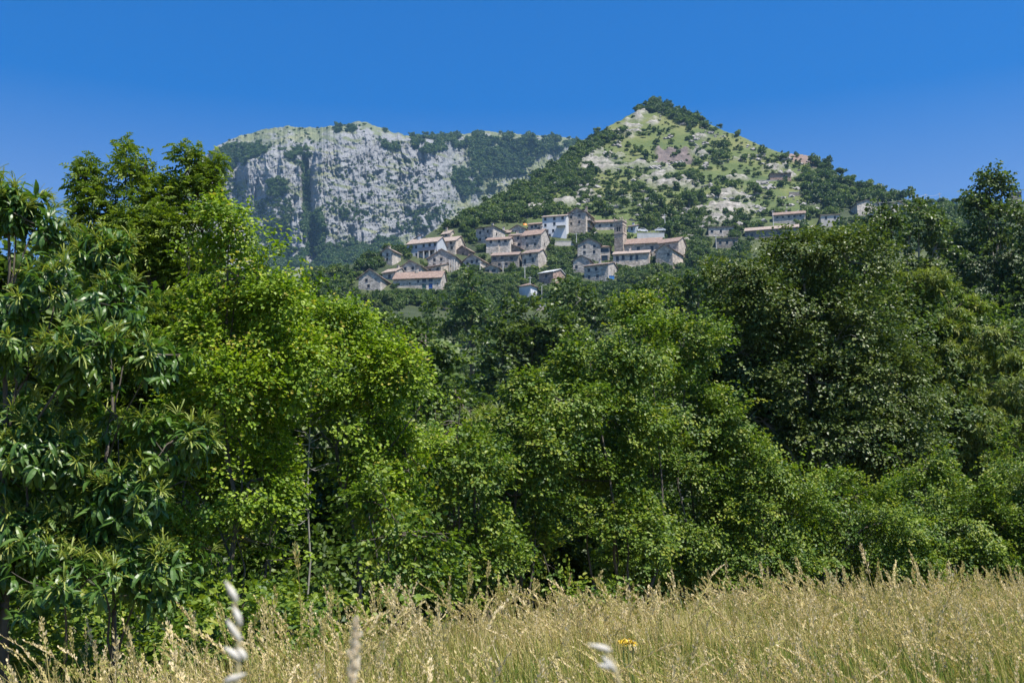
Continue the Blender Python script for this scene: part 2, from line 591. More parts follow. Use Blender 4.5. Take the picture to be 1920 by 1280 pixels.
# ------------------------------------------------------------------ limestone mountain
print("mountain ...")
SK_X = np.array([-900, -300, 0, 100, 200, 300, 340, 370, 400, 430, 470, 500, 540, 600, 640, 665, 683, 700, 720, 760, 790, 820, 850, 880, 905, 940, 980, 1020, 1060, 1110, 1250, 1600], float)
SK_Y = np.array([600, 560, 520, 490, 445, 365, 330, 303, 280, 262, 249, 241, 237, 239, 235, 230, 227, 234, 243, 254, 257, 255, 253, 250, 246, 250, 253, 253, 258, 268, 330, 480], float)
mx = np.concatenate([np.arange(-900, 340, 20.0), np.arange(340, 1120, 1.25), np.arange(1120, 1600, 20.0)])
NV = 300
vv = np.linspace(0, 1, NV)
MX, MV = np.meshgrid(mx, vv)
SKY0 = np.interp(MX, SK_X, SK_Y)
SKY = SKY0 + fbm(MX / 11, 0, 0, 4, 50) * 1.6
MP = SKY + MV * (580 - SKY)
D = MP - SKY
warp = fbm(MX / 60, MP / 60, 0, 3, 61)
gth = np.interp(MX[0], [340, 420, 470, 560, 585, 620, 660, 690, 720, 800, 860, 1100], [20, 26, 42, 55, 52, 30, 22, 16, 12, 14, 10, 16])[None] + warp * 8
crag = np.clip(D / np.maximum(gth, 3), 0, 1)            # 0 on the turf cap, 1 on the face
base_line = np.interp(MX[0], [340, 450, 560, 640, 740, 800, 860, 1100], [400, 395, 470, 470, 445, 425, 380, 330])[None] + warp * 16
low = np.clip((MP - base_line) / 25, 0, 1)              # 1 on the scree below the face
k_ = 2.6 * (1 - crag) + .42 * crag * (1 - low) + 1.45 * low
dpy = np.gradient(SKY0 + MV * (580 - SKY0), axis=0)
MY = 1000 + np.flip(np.cumsum(np.flip(k_ * dpy, 0), 0), 0)
MY = MY - (MY[:, :] * 0 + fbm(MX / 140, MP / 160, 0, 2, 66) * 14)
# buttresses standing out from the face, with gullies between
but = np.zeros_like(MY)
for (cx, cy, rx, ry, a) in [(735, 345, 150, 110, 26), (635, 330, 52, 95, 26), (690, 290, 60, 55, 14), (505, 330, 62, 52, 22), (545, 320, 26, 46, 14), (560, 430, 17, 58, 30), (640, 420, 34, 38, 20), (850, 350, 40, 40, 20),
                            (800, 330, 46, 60, 16), (835, 270, 40, 30, 10), (470, 400, 40, 40, 8), (396, 360, 8, 30, 16), (900, 300, 60, 25, 6), (765, 400, 60, 40, 12)]:
    dy_ = np.where(MP < cy, (MP - cy) / ry, (MP - cy) / (ry * 2.6))
    q = 1 - ((MX - cx) / rx) ** 2 - dy_ ** 2
    but = np.maximum(but, a * np.clip(q * 2.2, 0, 1) ** .6)
face = crag ** 1.5 * (1 - .55 * low)
wX = MX + fbm(MX / 30, MP / 45, 0, 3, 71) * 9
disp = ridged(wX / 34, MP / 120, 0, 3, 73) * 5 + ridged(wX / 13, MP / 34, 3, 4, 75) * 3.2 + fbm(MX / 4.0, MP / 7, 0, 3, 78) * 1.9 + ridged(MX / 40, (MP + MX * .25) / 22, 0, 3, 79) * 2.2
MY = MY - but * 1.05 * crag ** 1.5 - disp * face - (1 - face) * fbm(MX / 7, MP / 5, 0, 4, 81) * 2.4
gully = np.exp(-((MX - 572 - (MP - 330) * .05) / 6) ** 2) * np.clip((MP - 285) / 15, 0, 1) * np.clip((410 - MP) / 30, 0, 1)
MY = MY + gully * 36
Vm = PT(MX, MP, MY)
back = Vm[:1].copy()
rows = [Vm]
for s_, dz in ((60, -6), (200, -80), (500, -330)):
    bk = Vm[0].copy()
    bk[:, 1] += s_
    bk[:, 2] += dz
    rows.insert(0, bk[None])
Va = np.concatenate(rows, 0)
nr, nc = Va.shape[:2]
ii = np.arange(nr * nc).reshape(nr, nc)
Qm = np.stack([ii[1:, :-1], ii[1:, 1:], ii[:-1, 1:], ii[:-1, :-1]], -1).reshape(-1, 4)
turf = np.clip((1 - crag) * 1.5 - .25 + fbm(MX / 16, MP / 6, 0, 4, 83) * .55, 0, 1) * np.clip((MX - 425) / 30, .25, 1)
ledges = np.clip(fbm((MX + MP * .8) / 26, (MP - MX * .25) / 7, 0, 5, 85) * 1.8 - .42 + low * .45 + np.clip((MX - 830) / 100, 0, .6), 0, 1)
turf = np.maximum(turf, ledges * .85)
turf = np.maximum(turf, np.clip((MX - 835) / 50, 0, 1) * np.clip(.75 + fbm(MX / 12, MP / 9, 0, 4, 87) * .9, 0, 1))
turf = np.maximum(turf, np.clip((395 - MX) / 20, 0, 1) * np.clip(.8 + fbm(MX / 14, MP / 10, 0, 4, 89) * .8, 0, 1))
turf = np.concatenate([np.ones((3, nc)), turf], 0)
m_mt, nt, b, out = new_mat("limestone")
n1 = noise_node(nt, .14, 9, .75, sc=(1, 1, .6))
r1 = ramp(nt, [(.30, (.095, .099, .106)), (.45, (.18, .184, .192)), (.6, (.25, .253, .258)), (.75, (.325, .327, .328))])
nt.links.new(n1.outputs[0], r1.inputs[0])
n2 = noise_node(nt, .035, 6, .7)
r2 = ramp(nt, [(.3, (.07, .095, .04)), (.5, (.13, .15, .065)), (.7, (.22, .22, .11))])
nt.links.new(n2.outputs[0], r2.inputs[0])
n3 = noise_node(nt, .3, 6, .7)
tf = math_node(nt, 'MULTIPLY', math_node(nt, 'ADD', attr_node(nt, "turf"), math_node(nt, 'MULTIPLY', math_node(nt, 'SUBTRACT', n3.outputs[0], .55), 1.6)), 1.4, True)
c = mixc(nt, math_node(nt, 'MULTIPLY', tf, .92), r1.outputs[0], r2.outputs[0])
nt.links.new(c, b.inputs["Base Color"])
b.inputs["Roughness"].default_value = .95
bump(nt, b, n1.outputs[0], .9, 3.5)
link("limestone_mountain", mesh("limestone_mountain", Va.reshape(-1, 3), Qm, [m_mt], {"turf": turf.ravel()}, False), kind="structure")


def mount_at(px, py):
    """points on the mountain for pixels"""
    jx = np.clip(np.searchsorted(mx, px), 0, len(mx) - 1)
    v = np.clip((py - SKY[0, jx]) / (580 - SKY[0, jx]), 0, 1)
    iv = np.clip((v * (NV - 1)).astype(int), 0, NV - 1)
    return Vm[iv, jx]


# ------------------------------------------------------------------ foliage builders
LEAF_T = np.array([[0, 0, 0], [.32, .40, .10], [.74, .34, .04], [1, 0, -.16], [.74, -.34, .04], [.32, -.40, .10]], float)
LEAF_Q = np.array([[0, 3, 2, 1], [0, 5, 4, 3]])
NARROW_T = LEAF_T * np.array([1, .55, 1])
DIAMOND_T = np.array([[0, 0, 0], [.5, .42, .04], [1, 0, -.08], [.5, -.42, .04]], float)
DIAMOND_Q = np.array([[0, 3, 2, 1]])


def long_leaf(w=.15, sag=.5, fold=.05, nseg=4):
    x = np.linspace(0, 1, nseg + 1)
    wid = w * np.sin(np.pi * np.clip(x * .93 + .035, 0, 1)) ** .8
    T = []
    for xi, wi in zip(x, wid):
        z = -sag * xi ** 2
        T += [(xi * (1 - .15 * xi), wi, z + fold * (wi / w)), (xi * (1 - .15 * xi), 0, z), (xi * (1 - .15 * xi), -wi, z + fold * (wi / w))]
    Q = []
    for i in range(nseg):
        for j in (0, 1):
            a = i * 3 + j
            Q.append((a, a + 1, a + 4, a + 3))
    return np.array(T), np.array(Q)


CHEST_T, CHEST_Q = long_leaf(.14, .42, .04, 4)
_x = np.linspace(0, 1, 5)
CAT_T = np.array([(xi, s * .035, .25 * xi - .55 * xi ** 2) for xi in _x for s in (1, -1)])
CAT_Q = np.array([(2 * i, 2 * i + 1, 2 * i + 3, 2 * i + 2) for i in range(4)])


def rand_dir(n, r):
    return nrm(r.normal(size=(n, 3)))


def crown_points(lobes, n_per_area, r, inner=.5, clump=.55, gap=-.1, bottom=1.0):
    """twig positions spread through the outer part of each lobe, thinned by clumps; returns positions, outward directions"""
    P, O, Ls = [], [], []
    for k, (c, rad) in enumerate(lobes):
        c, rad = np.asarray(c), np.asarray(rad)
        area = 4 * math.pi * ((rad[0] * rad[1]) ** 1.6 + (rad[0] * rad[2]) ** 1.6 + (rad[1] * rad[2]) ** 1.6) ** (1 / 1.6) / 3 ** (1 / 1.6)
        n = int(area * n_per_area)
        d = rand_dir(n, r)
        f = (r.uniform(inner ** 3, 1, n)) ** (1 / 3)
        lump = 1 + .30 * noise(d[:, 0] * 2.1, d[:, 1] * 2.1, d[:, 2] * 2.1, int(k * 7 + r.integers(999))) + .10 * r.normal(size=n) + np.where(r.uniform(size=n) < .07, r.uniform(.05, .38, n), 0)
        p = c + d * rad * (f * lump)[:, None]
        keep = noise(p[:, 0] / clump, p[:, 1] / clump, p[:, 2] / (clump * .7), 5 + k) > gap
        keep &= ~((d[:, 2] < -.35) & (r.uniform(size=n) > bottom))
        keep &= ~((d[:, 1] > .45) & (r.uniform(size=n) < .5))
        keep &= p[:, 2] > .12
        P.append(p[keep])
        O.append(nrm(d / rad)[keep])
        Ls.append(np.full(keep.sum(), k))
    return np.concatenate(P), np.concatenate(O), np.concatenate(Ls)


UP = np.array([0, 0, 1.0])


def sprays(P, O, J, Ls, leaf, T, TQ, r, droop=.25, upbias=.9, flat=.5, tintvar=.27, base=None):
    """J leaves along a twig at each P, lying roughly in one plane turned to the light"""
    m = len(P)
    d = nrm(O * .9 + rand_dir(m, r) * .6 + UP * .1)
    ns = nrm(UP * upbias + O * .55 + rand_dir(m, r) * .35)
    lat = nrm(np.cross(ns, d))
    t = r.uniform(0, 1, (m, J))
    sg = np.where(r.uniform(size=(m, J)) > .5, 1.0, -1.0)
    side = r.uniform(0, .38, (m, J)) * (1.1 - t * .6)
    o = P[:, None] + d[:, None] * ((t - .45) * Ls)[..., None] + lat[:, None] * (sg * side * Ls)[..., None] - UP * (t ** 2 * Ls * .18)[..., None] + r.normal(size=(m, J, 3)) * Ls * .06
    a = r.uniform(R(15), R(80), (m, J))
    ld = d[:, None] * np.cos(a)[..., None] + lat[:, None] * (sg * np.sin(a))[..., None] - UP * (droop * r.uniform(.2, 1.6, (m, J)))[..., None]
    ln = ns[:, None] + r.normal(size=(m, J, 3)) * flat
    n = m * J
    V, Q = instance(T, TQ, frames(ld.reshape(n, 3), ln.reshape(n, 3)), o.reshape(n, 3), leaf * r.uniform(.65, 1.25, n))
    tn = np.clip(.45 + r.normal(size=(m, 1)) * tintvar + r.normal(size=(m, J)) * .16, 0, 1) if base is None else np.clip(base[:, None] + r.normal(size=(m, J)) * .16, 0, 1)
    return V, Q, np.repeat(tn.ravel(), len(TQ))


def limb(a, b, r0, r1, r, bow=.12, n=6, sides=5):
    a, b = np.asarray(a, float), np.asarray(b, float)
    t = np.linspace(0, 1, n)[:, None]
    L = np.linalg.norm(b - a)
    off = rand_dir(1, r) * L * bow
    p = a + (b - a) * t + off * np.sin(math.pi * t) + r.normal(size=(n, 3)) * L * .012 * (t * (1 - t) * 4)
    return tube(p, np.linspace(r0, r1, n), sides)


def skeleton(base, lobes, P, Lidx, r, r0, stems=1, twigs=16, tw=.006):
    parts = []
    base = np.asarray(base, float)
    order = np.argsort([l[0][2] for l in lobes])
    cs = [np.asarray(lobes[i][0]) for i in order]
    top = cs[-1]
    if stems == 1:
        n = 9
        t = np.linspace(0, 1, n)[:, None]
        spine = base + (top - base) * t + r.normal(size=(n, 3)) * .03 * np.linalg.norm(top - base) * t * (1 - t) * 2
        spine[0, 2] -= .25
        parts.append(tube(spine, np.linspace(r0, r0 * .22, n), 7))
        for c in cs[:-1]:
            zt = np.clip((c[2] - base[2]) / max(top[2] - base[2], .1) - .18, .12, .85)
            k = int(zt * (n - 1))
            parts.append(limb(spine[k], c, r0 * (1 - zt * .75) * .6, r0 * .15, r))
    else:
        for c in cs:
            for s in range(max(1, stems // len(cs))):
                b = base + np.array([r.normal() * .22, r.normal() * .18, -.2])
                parts.append(limb(b, c + r.normal(size=3) * .15, r0 * r.uniform(.5, 1), r0 * .2, r, .1, 8))
    for k, (c, rad) in enumerate(lobes):
        sel = np.where(Lidx == k)[0]
        if len(sel):
            subs = []
            for i in r.choice(sel, min(6, len(sel)), False):
                e = np.asarray(c) + (P[i] - c) * r.uniform(.4, .62)
                subs.append(e)
                parts.append(limb(c, e, r0 * .15 + tw, r0 * .05 + tw * .8, r, .16, 5, 4))
            subs = np.array(subs)
            for i in r.choice(sel, min(twigs, len(sel)), False):
                e = subs[np.argmin(((subs - P[i]) ** 2).sum(1))]
                parts.append(limb(e, P[i], r0 * .05 + tw * .8, tw * .4, r, .12, 5, 3))
    return cat_geo(parts)


def make_tree(name, label, base, lobes, leafkind, seed, cat="tree", group=None, barkm=None, r0=.09, stems=1, lai=3.0, twigs=16, gap=.04, clump=.5, bottom=.6, inner=.62):
    """a tree or shrub as a thing: trunk and crown (and catkins) under an Empty at its foot"""
    r = np.random.default_rng(seed)
    root = link(name, None, None, base, label, cat, group)
    base = np.asarray(base, float)
    K = leafkind
    area = {'chestnut': .13 ** 2 * .24, 'sweet': .14 ** 2 * .24}.get(K['type'], K['leaf'] ** 2 * K.get('fill', .52))
    n_per_area = lai * 1.3 / (area * K['J'])
    P, O, Li = crown_points(lobes, n_per_area, r, inner, clump, gap, bottom)
    if K['type'] in ('chestnut', 'sweet'):
        m, J, L = len(P), K['J'], K['leaf']
        ax = nrm(O * .9 + UP * .25 + rand_dir(m, r) * .35)
        sd = nrm(np.cross(ax, rand_dir(m, r)))
        sd2 = np.cross(ax, sd)
        ang = (np.arange(J)[None] * 2.4 + r.uniform(0, 6.28, (m, 1)))
        rad = np.cos(ang)[..., None] * sd[:, None] + np.sin(ang)[..., None] * sd2[:, None]
        ld = nrm(rad * r.uniform(.6, 1.1, (m, J, 1)) + ax[:, None] * r.uniform(.1, .9, (m, J, 1)) - UP * r.uniform(.0, .75, (m, J, 1)))
        ln = nrm(UP * .8 + ax[:, None] * .5 + r.normal(size=(m, J, 3)) * .3)
        o = P[:, None] + ax[:, None] * r.uniform(-.12, .05, (m, J, 1)) + r.normal(size=(m, J, 3)) * .012
        n = m * J
        V, Q = instance(CHEST_T, CHEST_Q, frames(ld.reshape(n, 3), ln.reshape(n, 3)), o.reshape(n, 3), L * r.uniform(.6, 1.2, n))
        tn = np.clip(.45 + r.normal(size=(m, 1)) * .2 + r.normal(size=(m, J)) * .15, 0, 1)
        tint = np.repeat(tn.ravel(), len(CHEST_Q))
        sel = np.where((O[:, 2] > -.35) & (r.uniform(size=m) < K['catkins']))[0]
        C = 14
        ax_, sd_, sd2_ = ax[sel], sd[sel], sd2[sel]
        m2 = len(sel)
        ang = r.uniform(0, 6.28, (m2, C))
        cd = nrm(ax_[:, None] * r.uniform(.35, 1.0, (m2, C, 1)) + (np.cos(ang)[..., None] * sd_[:, None] + np.sin(ang)[..., None] * sd2_[:, None]) * r.uniform(.2, .9, (m2, C, 1)) + UP * .15)
        n2 = m2 * C
        cv, cq = instance(CAT_T, CAT_Q, frames(cd.reshape(n2, 3), np.tile(UP, (n2, 1)) + r.normal(size=(n2, 3)) * .25), np.repeat(P[sel] + ax_ * .04, C, 0), K['leaf'] * r.uniform(.6, 1.05, n2))
        link("blossom", mesh("blossom", cv - base, cq, [L_CATKIN], {"tint": np.repeat(r.uniform(0, 1, n2), len(CAT_Q))}), root)
    elif K['type'] == 'ash':
        # pinnate leaves: leaflets in pairs along a rachis, several leaves at each twig end
        m, NL, NP = len(P), K.get('nl', 5), 4
        d = nrm(O * .7 + UP * .45 + rand_dir(m, r) * .4)
        sd = nrm(np.cross(d, rand_dir(m, r)))
        sd2 = np.cross(d, sd)
        ang = np.arange(NL)[None] * 2.4 + r.uniform(0, 6.28, (m, 1))
        rd = nrm((np.cos(ang)[..., None] * sd[:, None] + np.sin(ang)[..., None] * sd2[:, None]) * 1.0 + d[:, None] * .5 - UP * r.uniform(-.2, .4, (m, NL, 1)))
        o0 = P[:, None] + d[:, None] * r.uniform(-.12, .12, (m, NL, 1))
        n = m * NL
        rd, o0 = rd.reshape(n, 3), o0.reshape(n, 3)
        nn = nrm(np.tile(UP, (n, 1)) + r.normal(size=(n, 3)) * .4)
        lat = nrm(np.cross(nn, rd))
        VV, QQ = [], []
        RL = K['leaf'] * 2.6
        for j in range(NP):
            for s in (1, -1):
                t = .3 + .7 * j / (NP - 1)
                o = o0 + rd * (RL * t) - UP * (RL * t * t * .25)
                ld = nrm(rd * (.55 + .5 * t) + lat * s * (1.05 - .45 * (j == NP - 1)) - UP * .2)
                VV.append((o, ld))
        o = np.concatenate([v[0] for v in VV])
        ld = np.concatenate([v[1] for v in VV])
        k = len(VV)
        V, Q = instance(NARROW_T, LEAF_Q, frames(ld, np.tile(nn, (k, 1)) + r.normal(size=(n * k, 3)) * .2), o, K['leaf'] * r.uniform(.8, 1.2, n * k))
        tn = np.clip(.45 + np.repeat(r.normal(size=m) * .22, NL) + r.normal(size=n) * .12, 0, 1)
        tint = np.repeat(np.tile(tn, k), 2)
    else:
        T, TQ = (DIAMOND_T, DIAMOND_Q) if K['type'] == 'diamond' else (LEAF_T, LEAF_Q)
        V, Q, tint = sprays(P, O, K['J'], K['twig'], K['leaf'], T, TQ, r, K.get('droop', .25), K.get('up', .9), K.get('flat', .45))
    sv, sq = skeleton(base, lobes, P, Li, r, r0, stems, twigs, K.get('tw', .005))
    link("trunk", mesh("trunk", sv - base, sq, [barkm or B_BROWN], None, True), root)
    link("crown", mesh("crown", V - base, Q, [K['mat']], {"tint": tint}), root)
    return root


K_CHEST = dict(type='chestnut', J=12, leaf=.128, mat=L_CHEST, catkins=.62)
K_SWEET = dict(type='sweet', J=9, leaf=.20, mat=L_SWEET, catkins=.85)
K_ASH = dict(type='ash', J=40, leaf=.055, fill=.32, mat=L_ASH)
K_MAPLE = dict(type='leaf', J=24, leaf=.042, twig=.40, mat=L_MAPLE, droop=.2, fill=.55)
K_HAZEL = dict(type='leaf', J=24, leaf=.054, twig=.45, mat=L_HAZEL, droop=.3, fill=.55)
K_ALDER = dict(type='leaf', J=22, leaf=.075, twig=.6, mat=L_ALDER, droop=.3, fill=.55, flat=.6)
K_POPLAR = dict(type='diamond', J=18, leaf=.20, twig=.9, mat=L_POPLAR, droop=.6, fill=.42, flat=.8, tw=.015)
K_OAK = dict(type='diamond', J=20, leaf=.34, twig=1.2, mat=L_OAK, droop=.2, fill=.42, flat=.6, tw=.02)

# ------------------------------------------------------------------ foreground hedge and trees
print("foreground trees ...")
HEDGE_PX = [-600, 0, 300, 600, 900, 1200, 1500, 1900, 2500]
HEDGE_D = [5.0, 6.6, 7.3, 8.8, 12.2, 15.6, 19, 22, 26]


def lobes_px(Y, L):
    out_ = []
    for l in L:
        px, py, rx, ry = l[:4]
        dy = l[4] if len(l) > 4 else 0.0
        Yk = Y + dy
        c = PT(px, py, Yk)
        s = Yk / FPX
        out_.append((c, np.array([rx * s, (rx * .55 + ry * .35) * s, ry * s])))
    return out_


def tree_px(name, label, px, Y, L, K, seed, gz=0.0, **kw):
    b = PT(px, 1000, Y)
    return make_tree(name, label, (b[0], Y, gz), lobes_px(Y, L), K, seed, **kw)


tree_px("chestnut_tree", "sweet chestnut with long glossy leaves and yellow catkins at the left edge of the meadow", 40, 8.4,
        [(30, 440, 95, 88), (15, 395, 60, 48), (70, 420, 62, 50), (105, 560, 125, 80), (10, 640, 130, 90), (150, 660, 70, 60, -.3), (40, 860, 150, 95), (-60, 760, 110, 120, .4), (20, 1020, 120, 75), (120, 1110, 110, 55, -.4), (-80, 1080, 110, 90)],
        K_CHEST, 101, r0=.04, lai=4.6, gap=-.10, twigs=22)
tree_px("chestnut_tree", "smaller sweet chestnut with drooping leaf rosettes between the leftmost chestnut and the ash", 250, 8.6,
        [(300, 665, 70, 50, -.2), (220, 780, 80, 55), (320, 830, 75, 60, -.3), (250, 930, 95, 60, -.2), (180, 1010, 80, 50), (280, 1070, 95, 55, -.3), (190, 480, 60, 50, .6), (230, 570, 70, 60, .5)],
        K_CHEST, 102, r0=.024, lai=3.8, gap=-.06, twigs=22)
tree_px("ash_tree", "tall slender ash with feathery leaflets rising highest above the left trees", 300, 13.2,
        [(160, 345, 20, 46), (185, 400, 42, 50), (238, 318, 20, 46), (272, 312, 20, 40), (255, 375, 44, 42), (352, 318, 24, 40), (392, 326, 20, 38), (372, 370, 42, 40), (310, 380, 24, 44), (300, 430, 90, 60), (230, 470, 100, 70), (370, 470, 85, 80), (300, 570, 140, 90), (240, 680, 140, 110), (390, 640, 110, 100), (300, 820, 150, 120), (300, 960, 140, 110)],
        K_ASH, 103, r0=.07, lai=3.6, twigs=26, gap=-.14)
tree_px("maple_tree", "yellow green field maple with the bare twigs, right of the feathery ash", 450, 11.6,
        [(430, 420, 60, 55), (450, 520, 95, 85), (540, 560, 85, 60), (420, 640, 110, 90), (520, 680, 100, 80), (430, 790, 110, 90), (470, 900, 100, 85), (440, 1000, 110, 80), (500, 1050, 50, 60), (350, 900, 80, 90, .4), (420, 730, 90, 60, -.35), (360, 560, 70, 80, .3)],
        K_MAPLE, 104, gap=.13, clump=.42, r0=.035, lai=3.6, stems=1, twigs=24)
tree_px("maple_tree", "bright lime field maple bulging over the dark gap, front middle left", 690, 12.8,
        [(610, 600, 70, 55), (640, 700, 110, 75), (740, 700, 90, 60), (790, 760, 70, 60), (680, 800, 100, 70), (760, 850, 90, 65), (700, 930, 80, 60), (620, 640, 80, 60, .8), (560, 700, 70, 70, .8)],
        K_MAPLE, 105, gap=.13, clump=.42, r0=.04, lai=3.6, twigs=24)
tree_px("hazel_shrub", "low leafy hazel clump standing beside the dark hollow under the lime maple", 740, 11.4,
        [(720, 950, 70, 55), (770, 1000, 75, 60), (720, 1060, 85, 45), (800, 1085, 60, 40)], K_HAZEL, 106, cat="shrub", r0=.03, stems=8, lai=2.8)
tree_px("hazel_shrub", "hazel shrub with sunlit round leaves, left of the pale chestnut sapling's foot", 880, 14.6,
        [(850, 790, 70, 55), (880, 880, 80, 70), (860, 980, 80, 70), (910, 1050, 70, 45)], K_HAZEL, 107, cat="shrub", r0=.035, stems=8, lai=2.8)
tree_px("chestnut_sapling", "pale yellowish chestnut sapling poking up in the dip of the hedge", 920, 21,
        [(915, 800, 55, 32), (880, 770, 26, 22), (950, 830, 45, 34), (900, 850, 60, 40)], K_SWEET, 108, r0=.05, lai=2.4)
HZ = [("upright hazel with long green shoots at the dip of the hedge", 1000, 17.5, [(985, 735, 34, 42), (1050, 750, 75, 60), (1000, 830, 85, 70), (960, 930, 85, 70), (1000, 1030, 90, 55)], 109),
      ("broad yellow green hazel below the far aspen, middle of the hedge", 1160, 18.6, [(1120, 690, 90, 60), (1200, 650, 90, 55), (1140, 790, 110, 80), (1100, 900, 95, 75), (1150, 1000, 110, 70)], 110),
      ("tall hazel whose top is lit just left of the dark alder", 1290, 20.5, [(1230, 590, 75, 45), (1290, 650, 90, 60), (1270, 760, 100, 80), (1240, 880, 105, 80), (1280, 990, 110, 75), (1220, 1050, 90, 40)], 111),
      ("rounded hazel clump below the left side of the alder", 1440, 20.6, [(1400, 880, 90, 65), (1440, 960, 110, 70), (1400, 1040, 110, 50), (1360, 800, 60, 60)], 112),
      ("dense hazel clump below the alder's bare stems", 1600, 22, [(1570, 930, 90, 50), (1620, 990, 120, 65), (1560, 1050, 110, 40), (1680, 1050, 90, 40)], 113),
      ("dark hazel clump below the right hand yellow chestnut", 1790, 23.2, [(1740, 960, 100, 75), (1830, 990, 100, 70), (1770, 1050, 120, 40), (1720, 880, 60, 60)], 114),
      ("hazel clump cut off by the right edge of the frame", 1930, 23.6, [(1930, 900, 80, 90), (1920, 1010, 80, 70), (2010, 960, 110, 120), (1890, 1060, 60, 35)], 115)]
for lab, px, Y, L, sd in HZ:
    tree_px("hazel_shrub", lab, px, Y, L, K_HAZEL, sd, cat="shrub", r0=.04, stems=9, lai=3.1, gap=.06)
tree_px("alder_tree", "big dark alder with glinting leaves and grey stems, right of the middle", 1545, 26,
        [(1500, 480, 85, 48), (1590, 490, 90, 55), (1400, 520, 75, 45), (1455, 580, 120, 75), (1590, 610, 130, 85), (1390, 660, 90, 70), (1500, 710, 120, 85), (1650, 730, 110, 90), (1430, 790, 90, 60), (1570, 830, 130, 80), (1690, 850, 80, 80), (1510, 640, 120, 90, .9), (1600, 760, 130, 90, .9), (1430, 700, 100, 80, .9)],
        K_ALDER, 120, r0=.10, lai=2.9, twigs=30, gap=-.06, clump=.7, barkm=B_PALE)
tree_px("chestnut_tree", "flowering chestnut covered in pale yellow catkins, right of the big alder", 1800, 33,
        [(1725, 535, 45, 32), (1780, 580, 70, 42), (1850, 630, 75, 50), (1760, 680, 95, 75), (1880, 730, 90, 75), (1800, 800, 110, 90), (1900, 850, 90, 90), (1780, 920, 110, 80)],
        K_SWEET, 121, r0=.16, lai=2.4, twigs=20, clump=.9)

# the bare, half dead sapling
r = np.random.default_rng(5)
b0 = PT(585, 1000, 12.5)
b0[2] = 0
root = link("bare_sapling", None, None, b0, "half dead sapling with pale bare twigs among the lime maples", "tree")
top = PT(583, 690, 12.5)
parts = [tube(np.linspace(b0, top, 9) + r.normal(size=(9, 3)) * .012, np.linspace(.016, .006, 9), 6)]
tw = []
for k in range(34):
    t = r.uniform(.5, 1)
    p = b0 + (top - b0) * t
    dd = nrm(np.array([[r.normal(), r.normal() * .7 - .3, r.uniform(-.15, .8)]]))[0] * r.uniform(.15, .42)
    tw.append(limb(p, p + dd, .006, .002, r, .2, 5, 4))
v, q = cat_geo(parts)
link("trunk", mesh("trunk", v - b0, q, [B_PALE], None, True), root)
v, q = cat_geo(tw)
link("twigs", mesh("twigs", v - b0, q, [B_PALE], None, True), root)

# rows behind the hedge
print("middle trees ...")
tree_px("oak_tree", "dark bushy oak filling the hollow behind the lime maple", 800, 40, [(700, 640, 70, 60), (790, 640, 80, 60), (740, 760, 110, 110), (850, 740, 70, 80), (600, 640, 90, 100)], dict(K_OAK, leaf=.2, twig=.8), 130, gz=-1, r0=.2, lai=2.6, clump=1.2)
tree_px("oak_tree", "rounded olive green oak standing in the dip behind the hedge", 960, 62, [(1000, 610, 75, 45), (940, 660, 85, 50), (1040, 650, 70, 60), (960, 730, 90, 60), (900, 780, 80, 70), (1030, 760, 90, 90)], dict(K_OAK, leaf=.24, twig=.9, mat=L_POPLAR), 131, gz=-1.5, r0=.25, lai=2.6, clump=1.6)
tree_px("aspen_tree", "tall olive aspen reaching up to the village road", 1080, 92, [(1080, 555, 42, 30), (1050, 595, 48, 32), (1115, 600, 45, 36), (1080, 650, 70, 50), (1090, 720, 70, 70)], dict(K_POPLAR, leaf=.32, twig=1.2), 132, gz=2, r0=.3, lai=2.6, clump=2.2, barkm=B_PALE)
tree_px("oak_tree", "very dark oak crown right below the lower left houses", 880, 150, [(885, 540, 45, 30), (860, 580, 55, 35), (920, 590, 45, 40), (880, 640, 70, 60)], dict(K_OAK, leaf=.55, twig=2.0, mat=L_WOOD), 133, gz=16, r0=.4, lai=2.6, clump=3)
tree_px("aspen_tree", "yellowish aspen thicket below the church, left of the alder top", 1260, 80, [(1240, 560, 55, 34), (1310, 540, 50, 30), (1190, 590, 45, 34), (1270, 620, 70, 60), (1180, 660, 60, 60)], dict(K_POPLAR, leaf=.28, twig=1.1), 134, gz=1, r0=.3, lai=2.6, clump=2, barkm=B_PALE)
PO = [("poplar with the tallest spiky top, near the right edge", 1855, 62, [(1856, 345, 17, 34), (1880, 350, 15, 30), (1830, 380, 22, 28), (1900, 385, 18, 26), (1865, 420, 44, 40), (1840, 480, 46, 44), (1895, 480, 42, 46), (1860, 550, 60, 54), (1870, 640, 70, 70)], 140),
      ("pale stemmed poplar in front of the small gabled house on the ridge", 1640, 58, [(1637, 412, 24, 36), (1668, 422, 22, 34), (1610, 470, 28, 36), (1650, 490, 40, 44), (1620, 560, 44, 54), (1660, 590, 50, 60)], 141),
      ("pale stemmed poplar between the ridge house and the tallest poplar", 1735, 60, [(1722, 405, 22, 32), (1750, 418, 23, 34), (1705, 450, 26, 34), (1750, 470, 36, 40), (1725, 530, 46, 50), (1740, 600, 54, 60)], 142),
      ("low poplar with loose top between two taller poplars", 1790, 64, [(1782, 455, 24, 40), (1805, 505, 32, 42), (1780, 580, 40, 50)], 143),
      ("low poplar below the flat roofed farmhouse, behind the alder", 1560, 60, [(1558, 440, 28, 28), (1530, 470, 36, 40), (1585, 490, 34, 40), (1560, 560, 60, 60)], 144),
      ("poplar cut off by the right edge of the frame", 1940, 60, [(1925, 420, 26, 40), (1950, 480, 40, 60), (1935, 570, 50, 70)], 145)]
